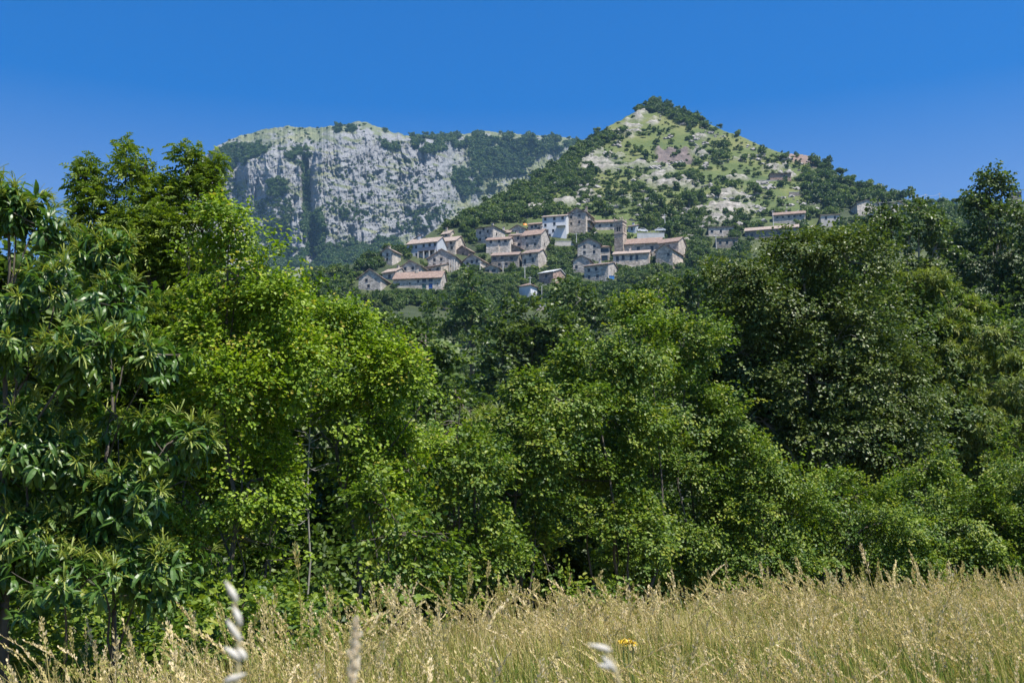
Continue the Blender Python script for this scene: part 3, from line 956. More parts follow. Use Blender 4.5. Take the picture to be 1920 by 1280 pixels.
for lab, px, Y, L, sd in PO:
    tree_px("poplar_tree", lab, px, Y, L, K_POPLAR, sd, gz=-1.5, r0=.16, lai=2.5, clump=1.1, gap=-.18, barkm=B_PALE, twigs=14)
# second row that closes the hedge from behind; darker leaf colour adds deep shade
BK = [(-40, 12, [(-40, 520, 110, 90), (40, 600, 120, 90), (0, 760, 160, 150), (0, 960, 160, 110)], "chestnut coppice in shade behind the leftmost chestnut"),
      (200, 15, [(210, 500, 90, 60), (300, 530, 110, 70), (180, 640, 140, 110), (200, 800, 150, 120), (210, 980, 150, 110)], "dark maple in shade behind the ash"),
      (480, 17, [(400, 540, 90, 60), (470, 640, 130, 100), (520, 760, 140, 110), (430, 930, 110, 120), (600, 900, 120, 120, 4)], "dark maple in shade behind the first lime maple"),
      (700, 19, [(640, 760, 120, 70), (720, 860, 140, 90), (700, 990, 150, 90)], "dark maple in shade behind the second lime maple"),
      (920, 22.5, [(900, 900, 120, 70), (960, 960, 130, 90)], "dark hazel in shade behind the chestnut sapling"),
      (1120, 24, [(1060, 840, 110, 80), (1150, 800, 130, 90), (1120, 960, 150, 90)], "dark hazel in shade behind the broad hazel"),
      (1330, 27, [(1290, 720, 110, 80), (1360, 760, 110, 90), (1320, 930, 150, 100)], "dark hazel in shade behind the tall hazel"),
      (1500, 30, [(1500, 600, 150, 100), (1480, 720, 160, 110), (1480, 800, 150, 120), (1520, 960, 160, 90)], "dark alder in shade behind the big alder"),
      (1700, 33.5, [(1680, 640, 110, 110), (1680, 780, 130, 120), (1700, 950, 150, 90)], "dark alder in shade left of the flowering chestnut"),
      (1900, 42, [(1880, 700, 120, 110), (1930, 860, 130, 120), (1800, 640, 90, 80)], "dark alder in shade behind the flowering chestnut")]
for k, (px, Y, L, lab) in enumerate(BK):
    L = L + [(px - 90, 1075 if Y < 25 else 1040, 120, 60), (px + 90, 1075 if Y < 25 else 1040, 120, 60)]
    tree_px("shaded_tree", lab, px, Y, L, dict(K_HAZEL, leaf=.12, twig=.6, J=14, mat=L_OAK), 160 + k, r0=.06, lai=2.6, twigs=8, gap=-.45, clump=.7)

# ------------------------------------------------------------------ village
print("village ...")
vr = random.Random(4)
OCC = []          # pixel boxes of the houses, kept free of trees


class Geo:
    def __init__(self):
        self.v, self.f, self.m = [], [], []

    def poly(self, pts, m=0):
        n = len(self.v)
        self.v += [tuple(p) for p in pts]
        self.f.append(list(range(n, n + len(pts))))
        self.m.append(m)

    def box(self, lo, hi, m=0):
        x0, y0, z0 = lo
        x1, y1, z1 = hi
        for q in (((x0, y0, z0), (x1, y0, z0), (x1, y0, z1), (x0, y0, z1)), ((x1, y1, z0), (x0, y1, z0), (x0, y1, z1), (x1, y1, z1)),
                  ((x0, y1, z0), (x0, y0, z0), (x0, y0, z1), (x0, y1, z1)), ((x1, y0, z0), (x1, y1, z0), (x1, y1, z1), (x1, y0, z1)),
                  ((x0, y0, z1), (x1, y0, z1), (x1, y1, z1), (x0, y1, z1)), ((x0, y1, z0), (x1, y1, z0), (x1, y0, z0), (x0, y0, z0))):
            self.poly(q, m)

    def wall(self, o, u, n, w, h, ops, m=0, dep=.28, z0=-5.0):
        """wall face with real openings and reveals; o = lower left corner, u along, n outward"""
        o, u, n = Vector(o), Vector(u), Vector(n)
        P = lambda x, z, d=0.0: o + u * x + Vector((0, 0, z)) - n * d
        xs = sorted({0.0, w, *[a for op in ops for a in op[:2]]})
        zs = sorted({z0, h, *[a for op in ops for a in op[2:4]]})
        for i in range(len(xs) - 1):
            for j in range(len(zs) - 1):
                cx, cz = (xs[i] + xs[i + 1]) / 2, (zs[j] + zs[j + 1]) / 2
                if any(a[0] < cx < a[1] and a[2] < cz < a[3] for a in ops):
                    continue
                self.poly([P(xs[i], zs[j]), P(xs[i + 1], zs[j]), P(xs[i + 1], zs[j + 1]), P(xs[i], zs[j + 1])], m)
        for a in ops:
            x0, x1, c0, c1 = a[:4]
            self.poly([P(x0, c0), P(x0, c0, dep), P(x0, c1, dep), P(x0, c1)], m)
            self.poly([P(x1, c0, dep), P(x1, c0), P(x1, c1), P(x1, c1, dep)], m)
            self.poly([P(x0, c0), P(x1, c0), P(x1, c0, dep), P(x0, c0, dep)], m)
            self.poly([P(x0, c1, dep), P(x1, c1, dep), P(x1, c1), P(x0, c1)], m)

    def build(self, name, mats):
        return pmesh(name, self.v, self.f, mats, self.m)


def pane(name, root, o, u, n, op, mat, dep=.2, arch=False):
    """window: recessed glass with a cross bar and a stone sill; one object"""
    o, u, n = Vector(o), Vector(u), Vector(n)
    x0, x1, c0, c1 = op[:4]
    g = Geo()
    P = lambda x, z, d: o + u * x + Vector((0, 0, z)) - n * d
    g.poly([P(x0 + .01, c0 + .01, dep), P(x1 - .01, c0 + .01, dep), P(x1 - .01, c1 - .01, dep), P(x0 + .01, c1 - .01, dep)], 0)
    xm = (x0 + x1) / 2
    if name == "window":
        g.poly([P(xm - .04, c0 + .01, dep - .03), P(xm + .04, c0 + .01, dep - .03), P(xm + .04, c1 - .01, dep - .03), P(xm - .04, c1 - .01, dep - .03)], 1)
        g.poly([P(x0 - .1, c0 - .12, -.06), P(x1 + .1, c0 - .12, -.06), P(x1 + .1, c0 - .005, -.06), P(x0 - .1, c0 - .005, -.06)], 2)
        g.poly([P(x0 - .1, c0 - .005, -.06), P(x1 + .1, c0 - .005, -.06), P(x1 + .1, c0 - .005, .0), P(x0 - .1, c0 - .005, .0)], 2)
    link(name, g.build(name, [mat, M_FRAME, W_CONC]), root)


def auto_ops(w, h, rnd, cols=None, rows=None, skip=.15, door=False, ww=.95, wh=1.25):
    rows = rows if rows is not None else max(1, int(round(h / 2.9)))
    cols = cols if cols is not None else max(1, int(w / 3.2))
    ops = []
    for j in range(rows):
        zc = (j + .58) * h / rows
        for i in range(cols):
            if rnd.random() < skip:
                continue
            xc = (i + .5) * w / cols + rnd.uniform(-.3, .3)
            a, b2 = ww * rnd.uniform(.85, 1.15), wh * rnd.uniform(.85, 1.1)
            if xc - a / 2 < .4 or xc + a / 2 > w - .4:
                continue
            b2 = min(b2, h / rows * .62)
            ops.append((xc - a / 2, xc + a / 2, zc - b2 / 2, zc + b2 / 2))
    return ops


def slab(g, a, b2, c, d, th=.2, m=0):
    """roof slab: a,b eave corners, c,d ridge corners (counter clockwise from above), thickness th"""
    a, b2, c, d = [Vector(p) for p in (a, b2, c, d)]
    up = Vector((0, 0, th))
    g.poly([a + up, b2 + up, c + up, d + up], m)
    g.poly([d, c, b2, a], m)
    for p, q in ((a, b2), (b2, c), (c, d), (d, a)):
        g.poly([p, q, q + up, p + up], m)


def house(label, px0, px1, eave, basey, yaw=-20, dep=7.0, roof='gx', rise=1.5, wm=None, rm=None, front=None, side=None, cols=None, rows=None, chim=0, name="stone_house", cat="house",
          Yoff=0.0, over=.55, extras=None, skip=.15, group="houses of the hillside village", seed=0):
    rnd = random.Random(seed * 31 + int(px0 * 7 + basey))
    pc = (px0 + px1) / 2
    Y = hill_at(pc, basey) + Yoff
    o = PT(pc, basey, Y)
    s = Y / FPX
    ya = R(yaw)
    w = (px1 - px0) * s / math.cos(ya) * 1.12
    h = (basey - eave) * s * 1.06
    dep *= 1.12
    rise *= {'gx': 1.4, 'shed': 1.2, 'gy': 1.08}.get(roof, 1.25)
    wm, rm = wm or W_GREY, rm or T_BROWN
    root = link(name, None, None, o, label, cat, group)
    root.rotation_euler = (0, 0, ya)
    OCC.append((px0 - 2, px1 + dep * math.sin(abs(ya)) / s + 2, eave - rise / s - 2, basey, Y))
    g = Geo()
    fo = front(w, h) if callable(front) else (front if front is not None else auto_ops(w, h, rnd, cols, rows, skip))
    so = side(dep, h) if callable(side) else (side if side is not None else auto_ops(dep, h, rnd, None, rows, .45))
    hf = h + (rise if roof == 'shed' else 0) * 0
    walls = [((-w / 2, 0, 0), (1, 0, 0), (0, -1, 0), w, fo), ((w / 2, 0, 0), (0, 1, 0), (1, 0, 0), dep, so), ((w / 2, dep, 0), (-1, 0, 0), (0, 1, 0), w, []), ((-w / 2, dep, 0), (0, -1, 0), (-1, 0, 0), dep, auto_ops(dep, h, rnd, None, rows, .5) if yaw > -5 else [])]
    for (oo, u, n, ww, ops) in walls:
        g.wall(oo, u, n, ww, h, ops)
    if roof == 'gx':
        for sx in (-1, 1):
            tri = [(sx * w / 2, 0, h), (sx * w / 2, dep, h), (sx * w / 2, dep / 2, h + rise)]
            g.poly(tri if sx > 0 else tri[::-1])
    elif roof == 'gy':
        g.poly([(-w / 2, 0, h), (w / 2, 0, h), (0, 0, h + rise)])
        g.poly([(w / 2, dep, h), (-w / 2, dep, h), (0, dep, h + rise)])
    elif roof == 'shed':      # eave in front, rising to the back
        g.poly([(w / 2, 0, h), (w / 2, dep, h), (w / 2, dep, h + rise)])
        g.poly([(-w / 2, dep, h), (-w / 2, 0, h), (-w / 2, dep, h + rise)])
        g.poly([(w / 2, dep, h), (-w / 2, dep, h), (-w / 2, dep, h + rise), (w / 2, dep, h + rise)])
    link("wall", g.build("wall", [wm]), root)
    for (oo, u, n, ww, ops) in walls:
        for op in ops:
            nm = op[4] if len(op) > 4 else "window"
            pane(nm, root, oo, u, n, op, op[5] if len(op) > 5 else M_PANE)
    rg_ = Geo()
    z = h + .01
    if roof == 'gx':
        k = rise / (dep / 2)
        slab(rg_, (-w / 2 - .3, -over, z - over * k), (w / 2 + .3, -over, z - over * k), (w / 2 + .3, dep / 2, z + rise), (-w / 2 - .3, dep / 2, z + rise))
        slab(rg_, (w / 2 + .3, dep + over, z - over * k), (-w / 2 - .3, dep + over, z - over * k), (-w / 2 - .3, dep / 2, z + rise + .004), (w / 2 + .3, dep / 2, z + rise + .004))
    elif roof == 'gy':
        k = rise / (w / 2)
        slab(rg_, (-w / 2 - over, dep + .3, z - over * k), (-w / 2 - over, -.4, z - over * k), (0, -.4, z + rise), (0, dep + .3, z + rise))
        slab(rg_, (w / 2 + over, -.4, z - over * k), (w / 2 + over, dep + .3, z - over * k), (0, dep + .3, z + rise + .004), (0, -.4, z + rise + .004))
    elif roof == 'shed':
        k = rise / dep
        slab(rg_, (-w / 2 - .3, -over, z - over * k), (w / 2 + .3, -over, z - over * k), (w / 2 + .3, dep + .3, z + rise + .3 * k), (-w / 2 - .3, dep + .3, z + rise + .3 * k))
    elif roof == 'hip':
        e = [(-w / 2 - over, -over, z), (w / 2 + over, -over, z), (w / 2 + over, dep + over, z), (-w / 2 - over, dep + over, z)]
        q = min(w, dep) / 2
        a_ = (-w / 2 + q, dep / 2, z + rise) if w > dep else (0, dep / 2, z + rise)
        b_ = (w / 2 - q, dep / 2, z + rise) if w > dep else (0.01, dep / 2, z + rise)
        rg_.poly([e[0], e[1], b_, a_])
        rg_.poly([e[1], e[2], b_])
        rg_.poly([e[2], e[3], a_, b_])
        rg_.poly([e[3], e[0], a_])
        rg_.poly([e[3], e[2], e[1], e[0]])
    else:
        rg_.box((-w / 2 - .3, -.35, z), (w / 2 + .3, dep + .3, z + .22))
    ro = link("roof", rg_.build("roof", [rm]), root)
    if not chim and roof in ('gx', 'gy') and name == 'stone_house' and rnd.random() < .45:
        chim = 1
    for k in range(chim):
        x = rnd.uniform(-.35, .4) * w
        y = dep * rnd.uniform(.3, .55)
        cg = Geo()
        zt = z + rise + 1.0
        cg.box((x - .35, y - .3, z), (x + .35, y + .3, zt))
        cg.box((x - .45, y - .4, zt + .002), (x + .45, y + .4, zt + .14), 1)
        link("chimney", cg.build("chimney", [wm, rm]), ro)
    if extras:
        extras(root, w, h, dep)
    return root


def balcony(x0, x1, z, out_=1.3, mat=None, rail=None, side=False):
    def f(root, w, h, dep):
        g = Geo()
        if side:
            X = w / 2
            g.box((X + .003, x0, z - .18), (X + out_, x1, z))
            for a in np.arange(x0, x1 + .01, .45):
                g.box((X + out_ - .05, a - .03, z + .002), (X + out_, a + .03, z + .95), 1)
            g.box((X + out_ - .06, x0, z + .953), (X + out_ + .01, x1, z + 1.05), 1)
        else:
            a0, a1 = -w / 2 + x0 * w, -w / 2 + x1 * w
            g.box((a0, -out_, z - .18), (a1, -.003, z))
            for a in np.arange(a0, a1 + .01, .4):
                g.box((a - .03, -out_, z + .002), (a + .03, -out_ + .05, z + .95), 1)
            g.box((a0, -out_ - .01, z + .953), (a1, -out_ + .06, z + 1.05), 1)
        link("balcony", g.build("balcony", [mat or W_CONC, rail or M_RAIL]), root)
    return f


def two(*fs):
    def f(*a):
        for g in fs:
            g(*a)
    return f


def columns(x0, x1, z, n=3):
    def f(root, w, h, dep):
        for k in range(n):
            x = -w / 2 + (x0 + (x1 - x0) * k / max(n - 1, 1)) * w
            g = Geo()
            g.box((x - .18, -1.5, -2), (x + .18, -1.14, z))
            link("pillar", g.build("pillar", [W_CREAM]), root)
    return f


def front_doors(*spec):
    def f(w, h):
        return [(a * w, b2 * w, c * h, d * h, *rest) for (a, b2, c, d, *rest) in spec]
    return f


def fw(*spec, ww=.95, wh=1.2):
    """front windows at fractions (x, z)"""
    return lambda w, h: [(x * w - ww / 2, x * w + ww / 2, z * h - wh / 2, z * h + wh / 2) for x, z in spec]


H = house
H("grey gabled house at the lower left end of the village", 673, 712, 520, 545, -14, 9, 'gy', 2.4, W_GREY, T_BROWN, front=fw((.35, .78), (.45, .35)), side=[])
H("small house with bright right wall tucked behind the lower left gable", 717, 741, 510, 531, -28, 6, 'gx', 1.3, W_GREY, T_PALE, Yoff=5)
H("low shed with orange roof right of the lower left gable", 742, 765, 521, 534, -22, 4, 'shed', 1.4, W_WARM, T_ORANGE, cols=1, Yoff=2)
H("long grey house with blue arched door and orange roof at the village foot", 740, 824, 521, 542, -9, 7, 'gx', 2.0, W_GREY, T_ORANGE, seed=2,
  front=front_doors((.10, .14, .35, .6), (.33, .36, .4, .62), (.50, .54, .55, .8), (.60, .685, .02, .42, "door", M_GREENDOOR), (.735, .82, .02, .46, "door", M_BLUEDOOR), (.60, .685, .60, .9), (.735, .82, .60, .9), (.91, .935, .3, .5)))
H("gabled grey house with four small windows above the long blue door house", 751, 788, 500, 520, -16, 9, 'gy', 1.9, W_GREY, T_BROWN, front=fw((.24, .84), (.6, .84), (.24, .38), (.6, .34)), side=fw((.3, .3), (.7, .6)))
H("low wing with bright white right wall beside the four window gable", 800, 826, 499, 516, -30, 8, 'gx', 1.1, W_WARM, T_BROWN, cols=2, rows=1, side=[])
H("tall narrow stone house alone at the left edge of the village", 716, 735, 471, 497, -26, 5, 'gy', 1.2, W_GREY, T_BROWN, front=fw((.5, .75), (.5, .4)), side=[])
H("long three storey house with wooden balcony and tan roof", 764, 818, 455, 486, -20, 7.5, 'gx', 1.9, W_BLUE, T_PALE, chim=1, seed=5, Yoff=3, side=[],
  front=fw((.12, .78), (.30, .78), (.55, .82), (.75, .82), (.92, .82), (.14, .3), (.32, .3), (.6, .32), (.8, .32)), extras=two(balcony(.42, .98, 2.6, 1.4, M_WOODDARK, M_WOODDARK), columns(.42, .98, 2.4, 4)))
H("plain stone block with tan gabled roof adjoining the wooden balcony house", 819, 853, 452, 480, -20, 8, 'gx', 1.9, W_WARM, T_PALE, Yoff=3, front=fw((.35, .45), (.8, .5), (.45, .85), (.75, .85)), side=[])
H("small pale blue gabled house behind the wooden balcony house", 777, 797, 447, 462, -25, 6, 'gy', 1.2, W_BLUE, T_BROWN, cols=1, rows=1, Yoff=10)
H("tiny hut with pale roof in the trees above the village's left half", 829, 843, 438, 445, -25, 4, 'gx', 1.2, W_WARM, T_PALE, cols=1, rows=1, side=[])
H("broad grey gable with six windows in the centre of the lower left houses", 803, 853, 483, 506, -14, 9, 'gy', 2.7, W_GREY, T_BROWN, front=fw((.24, .85), (.48, .87), (.24, .42), (.47, .42), (.72, .45)), side=fw((.3, .5), (.7, .5)), extras=columns(.82, .98, 3, 3))
H("reddish walled house stepping down behind the broad grey gable", 855, 878, 470, 488, -28, 6, 'gy', 1.6, W_PINK, T_BROWN, Yoff=6, cols=1)
H("grey gable with bright right wall left of the dark row", 869, 900, 488, 506, -24, 8, 'gy', 2.0, W_GREY, T_BROWN, front=fw((.25, .7), (.5, .82), (.78, .85)), side=fw((.5, .6)))
H("low open shed half hidden in trees under the dark row", 907, 934, 503, 512, -15, 5, 'gy', 1.1, W_WARM, T_BROWN, front=front_doors((.2, .4, .1, .8), (.55, .8, .1, .8)), name="shed", cat="shed", group=None)
H("square grey house with white chimney at the upper left of the village", 893, 923, 426, 457, -30, 8, 'hip', 1.4, W_GREY, T_DARK, chim=1, front=fw((.25, .72), (.7, .72), (.25, .3), (.6, .32), (.45, .9)), side=fw((.3, .6)))
H("low linking house between the square grey house and a dark gable", 938, 956, 436, 448, -12, 5, 'gx', 1.2, W_GREY, T_BROWN, cols=2, rows=1, Yoff=4)


def stair_mesh(w, h):
    g = Geo()
    for k in range(12):
        x = -w * .36 + k * .3
        g.box((x, -1.1, -3), (x + .3, -.003, -.2 + k * .3))
    return g.build("stair", [W_GREY])


H("house with orange roof and diagonal wall stair in the middle cluster", 913, 954, 449, 476, -12, 7, 'gx', 1.3, W_GREY, T_ORANGE, front=fw((.2, .88), (.55, .88), (.82, .88)), side=[], extras=lambda root, w, h, dep: link("stair", stair_mesh(w, h), root))
H("dark gabled house behind the middle cluster's orange roofs", 956, 984, 430, 448, -22, 7, 'gy', 1.6, W_WARM, T_BROWN, Yoff=5, front=fw((.42, .75), (.2, .4)))
H("narrow brown stone house between the stair house and the tall orange roof", 955, 977, 441, 466, -14, 6, 'gx', 1.0, W_WARM, T_BROWN, cols=2)
H("tall house with orange gabled roof and eave shadow in the middle cluster", 979, 1013, 440, 471, -22, 8, 'gx', 2.1, W_GREY, T_ORANGE, chim=1, front=fw((.25, .86), (.65, .86), (.3, .38), (.7, .4)), side=fw((.4, .5)))
H("small orange roofed house left of the white house", 991, 1013, 420, 436, -16, 6, 'gx', 1.0, W_GREY, T_ORANGE, Yoff=2, front=fw((.3, .7), (.6, .75), (.85, .4)))
H("tall white plastered house with a small balcony in the village's upper row", 1019, 1060, 405, 447, -12, 8, 'gx', 1.2, W_WHITE, T_PALE, Yoff=1, side=[], front=fw((.12, .9), (.5, .9), (.85, .9), (.12, .62), (.5, .66), (.2, .35), (.45, .35), (.3, .15)), extras=balcony(.6, .98, 4.6, 1.4, W_CONC, W_WHITE))
H("tall stone house with six windows in its gable, highest in the village", 1066, 1097, 399, 438, -24, 8.5, 'gy', 1.8, W_WARM, T_BROWN,
  front=fw((.2, .84), (.65, .86), (.2, .52), (.64, .55), (.3, 1.02)), side=fw((.3, .85), (.7, .85)), extras=two(balcony(1.5, 7.5, 5.2, 1.2, M_WOODDARK, M_WOODDARK, True), balcony(1.5, 7.5, 2.4, 1.2, M_WOODDARK, M_WOODDARK, True)))
H("long dark row house in shade with white posts in front", 923, 970, 478, 503, -10, 7, 'gx', 1.3, W_DARK, T_BROWN, front=fw((.12, .75), (.4, .8), (.75, .7), (.3, .3), (.55, .3)), side=[])  # shade on this row is put into its wall colour
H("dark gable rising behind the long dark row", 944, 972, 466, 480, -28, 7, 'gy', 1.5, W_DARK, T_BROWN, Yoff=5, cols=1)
H("house with sunlit right gable and two shutters beside the long dark row", 980, 1008, 474, 502, -22, 8, 'gx', 1.5, W_GREY, T_BROWN, front=fw((.18, .44), (.66, .5), (.5, .9), wh=1.7), side=[])
H("metal roofed house with a bright white base below the village", 1012, 1036, 511, 533, -32, 8, 'gx', 1.2, W_PINK, T_METAL, front=fw((.5, .7)), side=[], name="metal_roofed_house")
H("small white house with orange hip roof beside the village road", 974, 994, 536, 556, -30, 5, 'hip', 1.2, W_WHITE, T_ORANGE, front=[], side=fw((.5, .4)))
H("grey gable with four small windows left of the bell tower", 1085, 1124, 458, 488, -12, 8, 'gy', 1.9, W_GREY, T_DARK, front=fw((.3, .86), (.74, .86), (.3, .5), (.72, .5)), side=[])
H("narrow house with a big arch and orange hip roof by the bell tower", 1123, 1143, 463, 490, -6, 6, 'hip', 1.2, W_WARM, T_ORANGE, front=front_doors((.25, .8, .0, .42, "door", M_PANE), (.12, .88, .62, .92)), side=[])
H("half ruined gable hidden by a bush, below the four window gable", 1076, 1104, 488, 512, -18, 7, 'gy', 1.5, W_GREY, T_DARK, front=fw((.2, .5)), side=[])
H("house with shaded front and bright right wall above the blue containers", 1098, 1138, 497, 527, -24, 10, 'gx', 1.3, W_GREY, T_BROWN, front=fw((.2, .72), (.5, .75), (.2, .3), (.55, .3)), side=fw((.55, .75)))
H("long house with orange roof behind the bell tower's left side", 1116, 1155, 416, 436, -6, 6, 'gx', 1.2, W_GREY, T_ORANGE, Yoff=2, front=fw((.25, .65), (.76, .65), (.76, .2)))
H("small cream gable right behind the bell tower's top", 1178, 1190, 414, 422, -20, 5, 'gy', .9, W_CREAM, T_ORANGE, cols=1, rows=1, Yoff=4)
H("low house with white right gable right behind the bell tower", 1178, 1191, 424, 436, -24, 6, 'gx', .9, W_BLUE, T_ORANGE, cols=1, rows=1)
# church group
H("church nave with long orange roof right of the bell tower", 1166, 1236, 456, 478, -12, 9, 'gx', 2.2, W_WARM, T_ORANGE, name="church", cat="church", group=None, Yoff=-2, front=fw((.45, .5), (.78, .5), ww=1.1, wh=1.9), side=[])
H("parsonage with orange roof and sunlit gable at the right end of the church", 1238, 1270, 454, 484, -26, 9, 'gx', 1.9, W_WARM, T_ORANGE, Yoff=-3, front=fw((.5, .72)), side=[])
H("sunlit chapel gable in front of the parsonage", 1232, 1259, 469, 492, -30, 9, 'gy', 1.8, W_WARM, T_BROWN, Yoff=-8, front=fw((.75, .6)), side=[], name="chapel", cat="chapel", group=None)
H("long low house with brown roof in front of the church nave", 1153, 1214, 475, 496, -12, 9, 'gx', 1.5, W_WARM, T_PALE, Yoff=-8, front=fw((.12, .6), (.28, .65), (.5, .6), (.66, .6), ww=1.0, wh=1.9), side=fw((.4, .6)))
# right hand side
H("lonely reddish stone hut with dark roof high on the grassy slope", 1446, 1482, 325, 340, -6, 5, 'shed', .5, W_PINK, T_DARK, front=fw((.68, .7), wh=.8), side=[], name="stone_hut", cat="hut", group=None)
H("farmhouse with five small windows under an orange roof, right of the village", 1454, 1507, 401, 424, -14, 6, 'gx', 1.3, W_GREY, T_ORANGE, front=fw((.13, .78), (.31, .78), (.49, .78), (.66, .78), (.85, .8), ww=.8, wh=.9), side=[], Yoff=2)
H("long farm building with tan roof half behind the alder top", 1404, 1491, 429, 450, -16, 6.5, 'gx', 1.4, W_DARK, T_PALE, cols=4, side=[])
H("ruined stone shed with flat roof at the left of the farm buildings", 1331, 1374, 426, 444, -6, 5, 'flat', 0, W_GREY, T_DARK, cols=3, skip=.4, name="stone_shed", cat="shed", group=None)
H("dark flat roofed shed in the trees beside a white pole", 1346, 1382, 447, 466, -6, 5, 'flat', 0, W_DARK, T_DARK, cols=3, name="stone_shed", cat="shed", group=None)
H("flat roofed pale house half hidden by trees right of the five window farmhouse", 1542, 1573, 403, 426, -10, 6, 'flat', 0, W_CREAM, T_PALE, cols=2, side=[])
H("small gabled stone house among the trees on the right ridge", 1609, 1646, 381, 404, 4, 7, 'gy', 1.4, W_GREY, T_DARK, front=fw((.52, .5)), side=[])
H("half hidden gabled cottage right of the ridge house", 1672, 1698, 384, 400, 4, 6, 'gy', 1.4, W_CREAM, T_BROWN, front=fw((.4, .6)), side=[])
H("flat roofed hut at the right edge on the skyline", 1897, 1915, 361, 378, -8, 5, 'flat', 0, W_DARK, T_BROWN, cols=2, side=[], name="stone_hut", cat="hut", group=None)

# bell tower
Yt = hill_at(1160, 478) - 3
ot = PT(1160.5, 478, Yt)
s = Yt / FPX
hT = (478 - 409) * s
tw_ = 18.3 * s
root = link("bell_tower", None, None, ot, "square stone bell tower with twin arched belfry openings in the village", "bell tower")
root.rotation_euler = (0, 0, R(-29))
OCC.append((1148, 1180, 403, 478, Yt))
g = Geo()
zb = hT - 4.6
ops = [(tw_ * .30, tw_ * .47, zb + .55, zb + 2.3), (tw_ * .53, tw_ * .70, zb + .55, zb + 2.3)]
for (oo, u, n) in (((-tw_ / 2, 0, 0), (1, 0, 0), (0, -1, 0)), ((tw_ / 2, 0, 0), (0, 1, 0), (1, 0, 0)), ((tw_ / 2, tw_, 0), (-1, 0, 0), (0, 1, 0)), ((-tw_ / 2, tw_, 0), (0, -1, 0), (-1, 0, 0))):
    g.wall(oo, u, n, tw_, hT, ops, dep=.5)
    o_, u_, n_ = Vector(oo), Vector(u), Vector(n)
    for op in ops:                                   # spandrels that make the heads of the openings round
        xc, rr_ = (op[0] + op[1]) / 2, (op[1] - op[0]) / 2
        for sgn in (-1, 1):
            arc = [o_ + u_ * (xc + sgn * rr_ * math.cos(t)) + Vector((0, 0, op[3] - rr_ + rr_ * math.sin(t))) - n_ * .01 for t in np.linspace(0, math.pi / 2, 6)]
            cn = o_ + u_ * (xc + sgn * rr_) + Vector((0, 0, op[3])) - n_ * .01
            for a, b2 in zip(arc[:-1], arc[1:]):
                g.poly([cn, a, b2])
link("wall", g.build("wall", [W_TOWER]), root)
for z0, o_, hh in ((zb - .15, .16, .3), (zb + 3.0, .14, .22), (hT - .3, .3, .3)):
    g = Geo()
    a = tw_ / 2 + o_
    g.box((-a, -o_, z0), (a, -.002, z0 + hh))
    g.box((-a, tw_ + .002, z0), (a, tw_ + o_, z0 + hh))
    g.box((-a, .0, z0), (-tw_ / 2 - .002, tw_, z0 + hh))
    g.box((tw_ / 2 + .002, .0, z0), (a, tw_, z0 + hh))
    link("cornice", g.build("cornice", [W_WARM]), root)
g = Geo()
a = tw_ / 2 + .25
e = [(-a, -.25, hT + .004), (a, -.25, hT + .004), (a, tw_ + .25, hT + .004), (-a, tw_ + .25, hT + .004)]
for i in range(4):
    g.poly([e[i], e[(i + 1) % 4], (0, tw_ / 2, hT + .7)])
g.poly(e[::-1])
link("roof", g.build("roof", [T_BROWN]), root)
for sx, yy in ((-1, .15), (1, .15), (1, tw_ - .15), (-1, tw_ - .15), (0, tw_ / 2)):
    g = Geo()
    x = sx * (tw_ / 2 - .15)
    t0 = hT + (.1 if sx else .55)
    g.box((x - .17, yy - .17, t0), (x + .17, yy + .17, t0 + .7))
    for i in range(4):
        c4 = [(x - .2, yy - .2), (x + .2, yy - .2), (x + .2, yy + .2), (x - .2, yy + .2)]
        p, q = c4[i], c4[(i + 1) % 4]
        g.poly([(*p, t0 + .703), (*q, t0 + .703), (x, yy, t0 + 1.3)])
    link("pinnacle", g.build("pinnacle", [W_TOWER]), root)
for x in (-.26 * tw_ * .45, .26 * tw_ * .45):
    pass
g = Geo()
g.box((-tw_ / 2 + .55, .55, zb + .2), (tw_ / 2 - .55, tw_ - .55, zb + 2.6))  # dark box standing in for the shade inside the open belfry
link("belfry_shade_box", g.build("belfry_shade_box", [M_PANE]), root)


def wall_px(label, px0, px1, top, bot, mat, th=.6, name="retaining_wall", rail=False, Yoff=0):
    Y = hill_at((px0 + px1) / 2, bot) + Yoff
    a, b2 = PT(px0, bot, Y), PT(px1, bot, Y)
    hgt = (bot - top) * Y / FPX
    root = link(name, None, None, (a + b2) / 2, label, "wall")
    w = (b2 - a)[0]
    g = Geo()
    g.box((-w / 2, 0, -4), (w / 2, th, hgt))
    link("stonework", g.build("stonework", [mat]), root)
    g = Geo()
    g.box((-w / 2 - .05, -.06, hgt + .003), (w / 2 + .05, th + .06, hgt + .14))
    link("coping", g.build("coping", [W_CONC]), root)
    if rail:
        g = Geo()
        for x in np.arange(-w / 2, w / 2 + .01, 1.0):
            g.box((x - .03, .1, hgt + .145), (x + .03, .16, hgt + 1.1))
        g.box((-w / 2, .09, hgt + 1.103), (w / 2, .17, hgt + 1.17))
        link("railing", g.build("railing", [M_RAIL]), root)
    OCC.append((px0, px1, top - 3, bot, Y))
    return Y, hgt


Yw, hw = wall_px("pale concrete retaining wall with railing above the church roof", 1195, 1246, 436, 452, W_CONC, rail=True)
wall_px("dry stone terrace wall on the grassy slope under the scar", 1480, 1524, 360, 368, W_DARK)
wall_px("low stone wall terrace below the lonely hut", 1418, 1462, 338, 343, W_GREY)
wall_px("garden wall in front of the white plastered house", 1040, 1078, 452, 462, W_CREAM)
wall_px("pale roadside wall between the aspen and the white car", 1006, 1024, 573, 584, W_WARM)

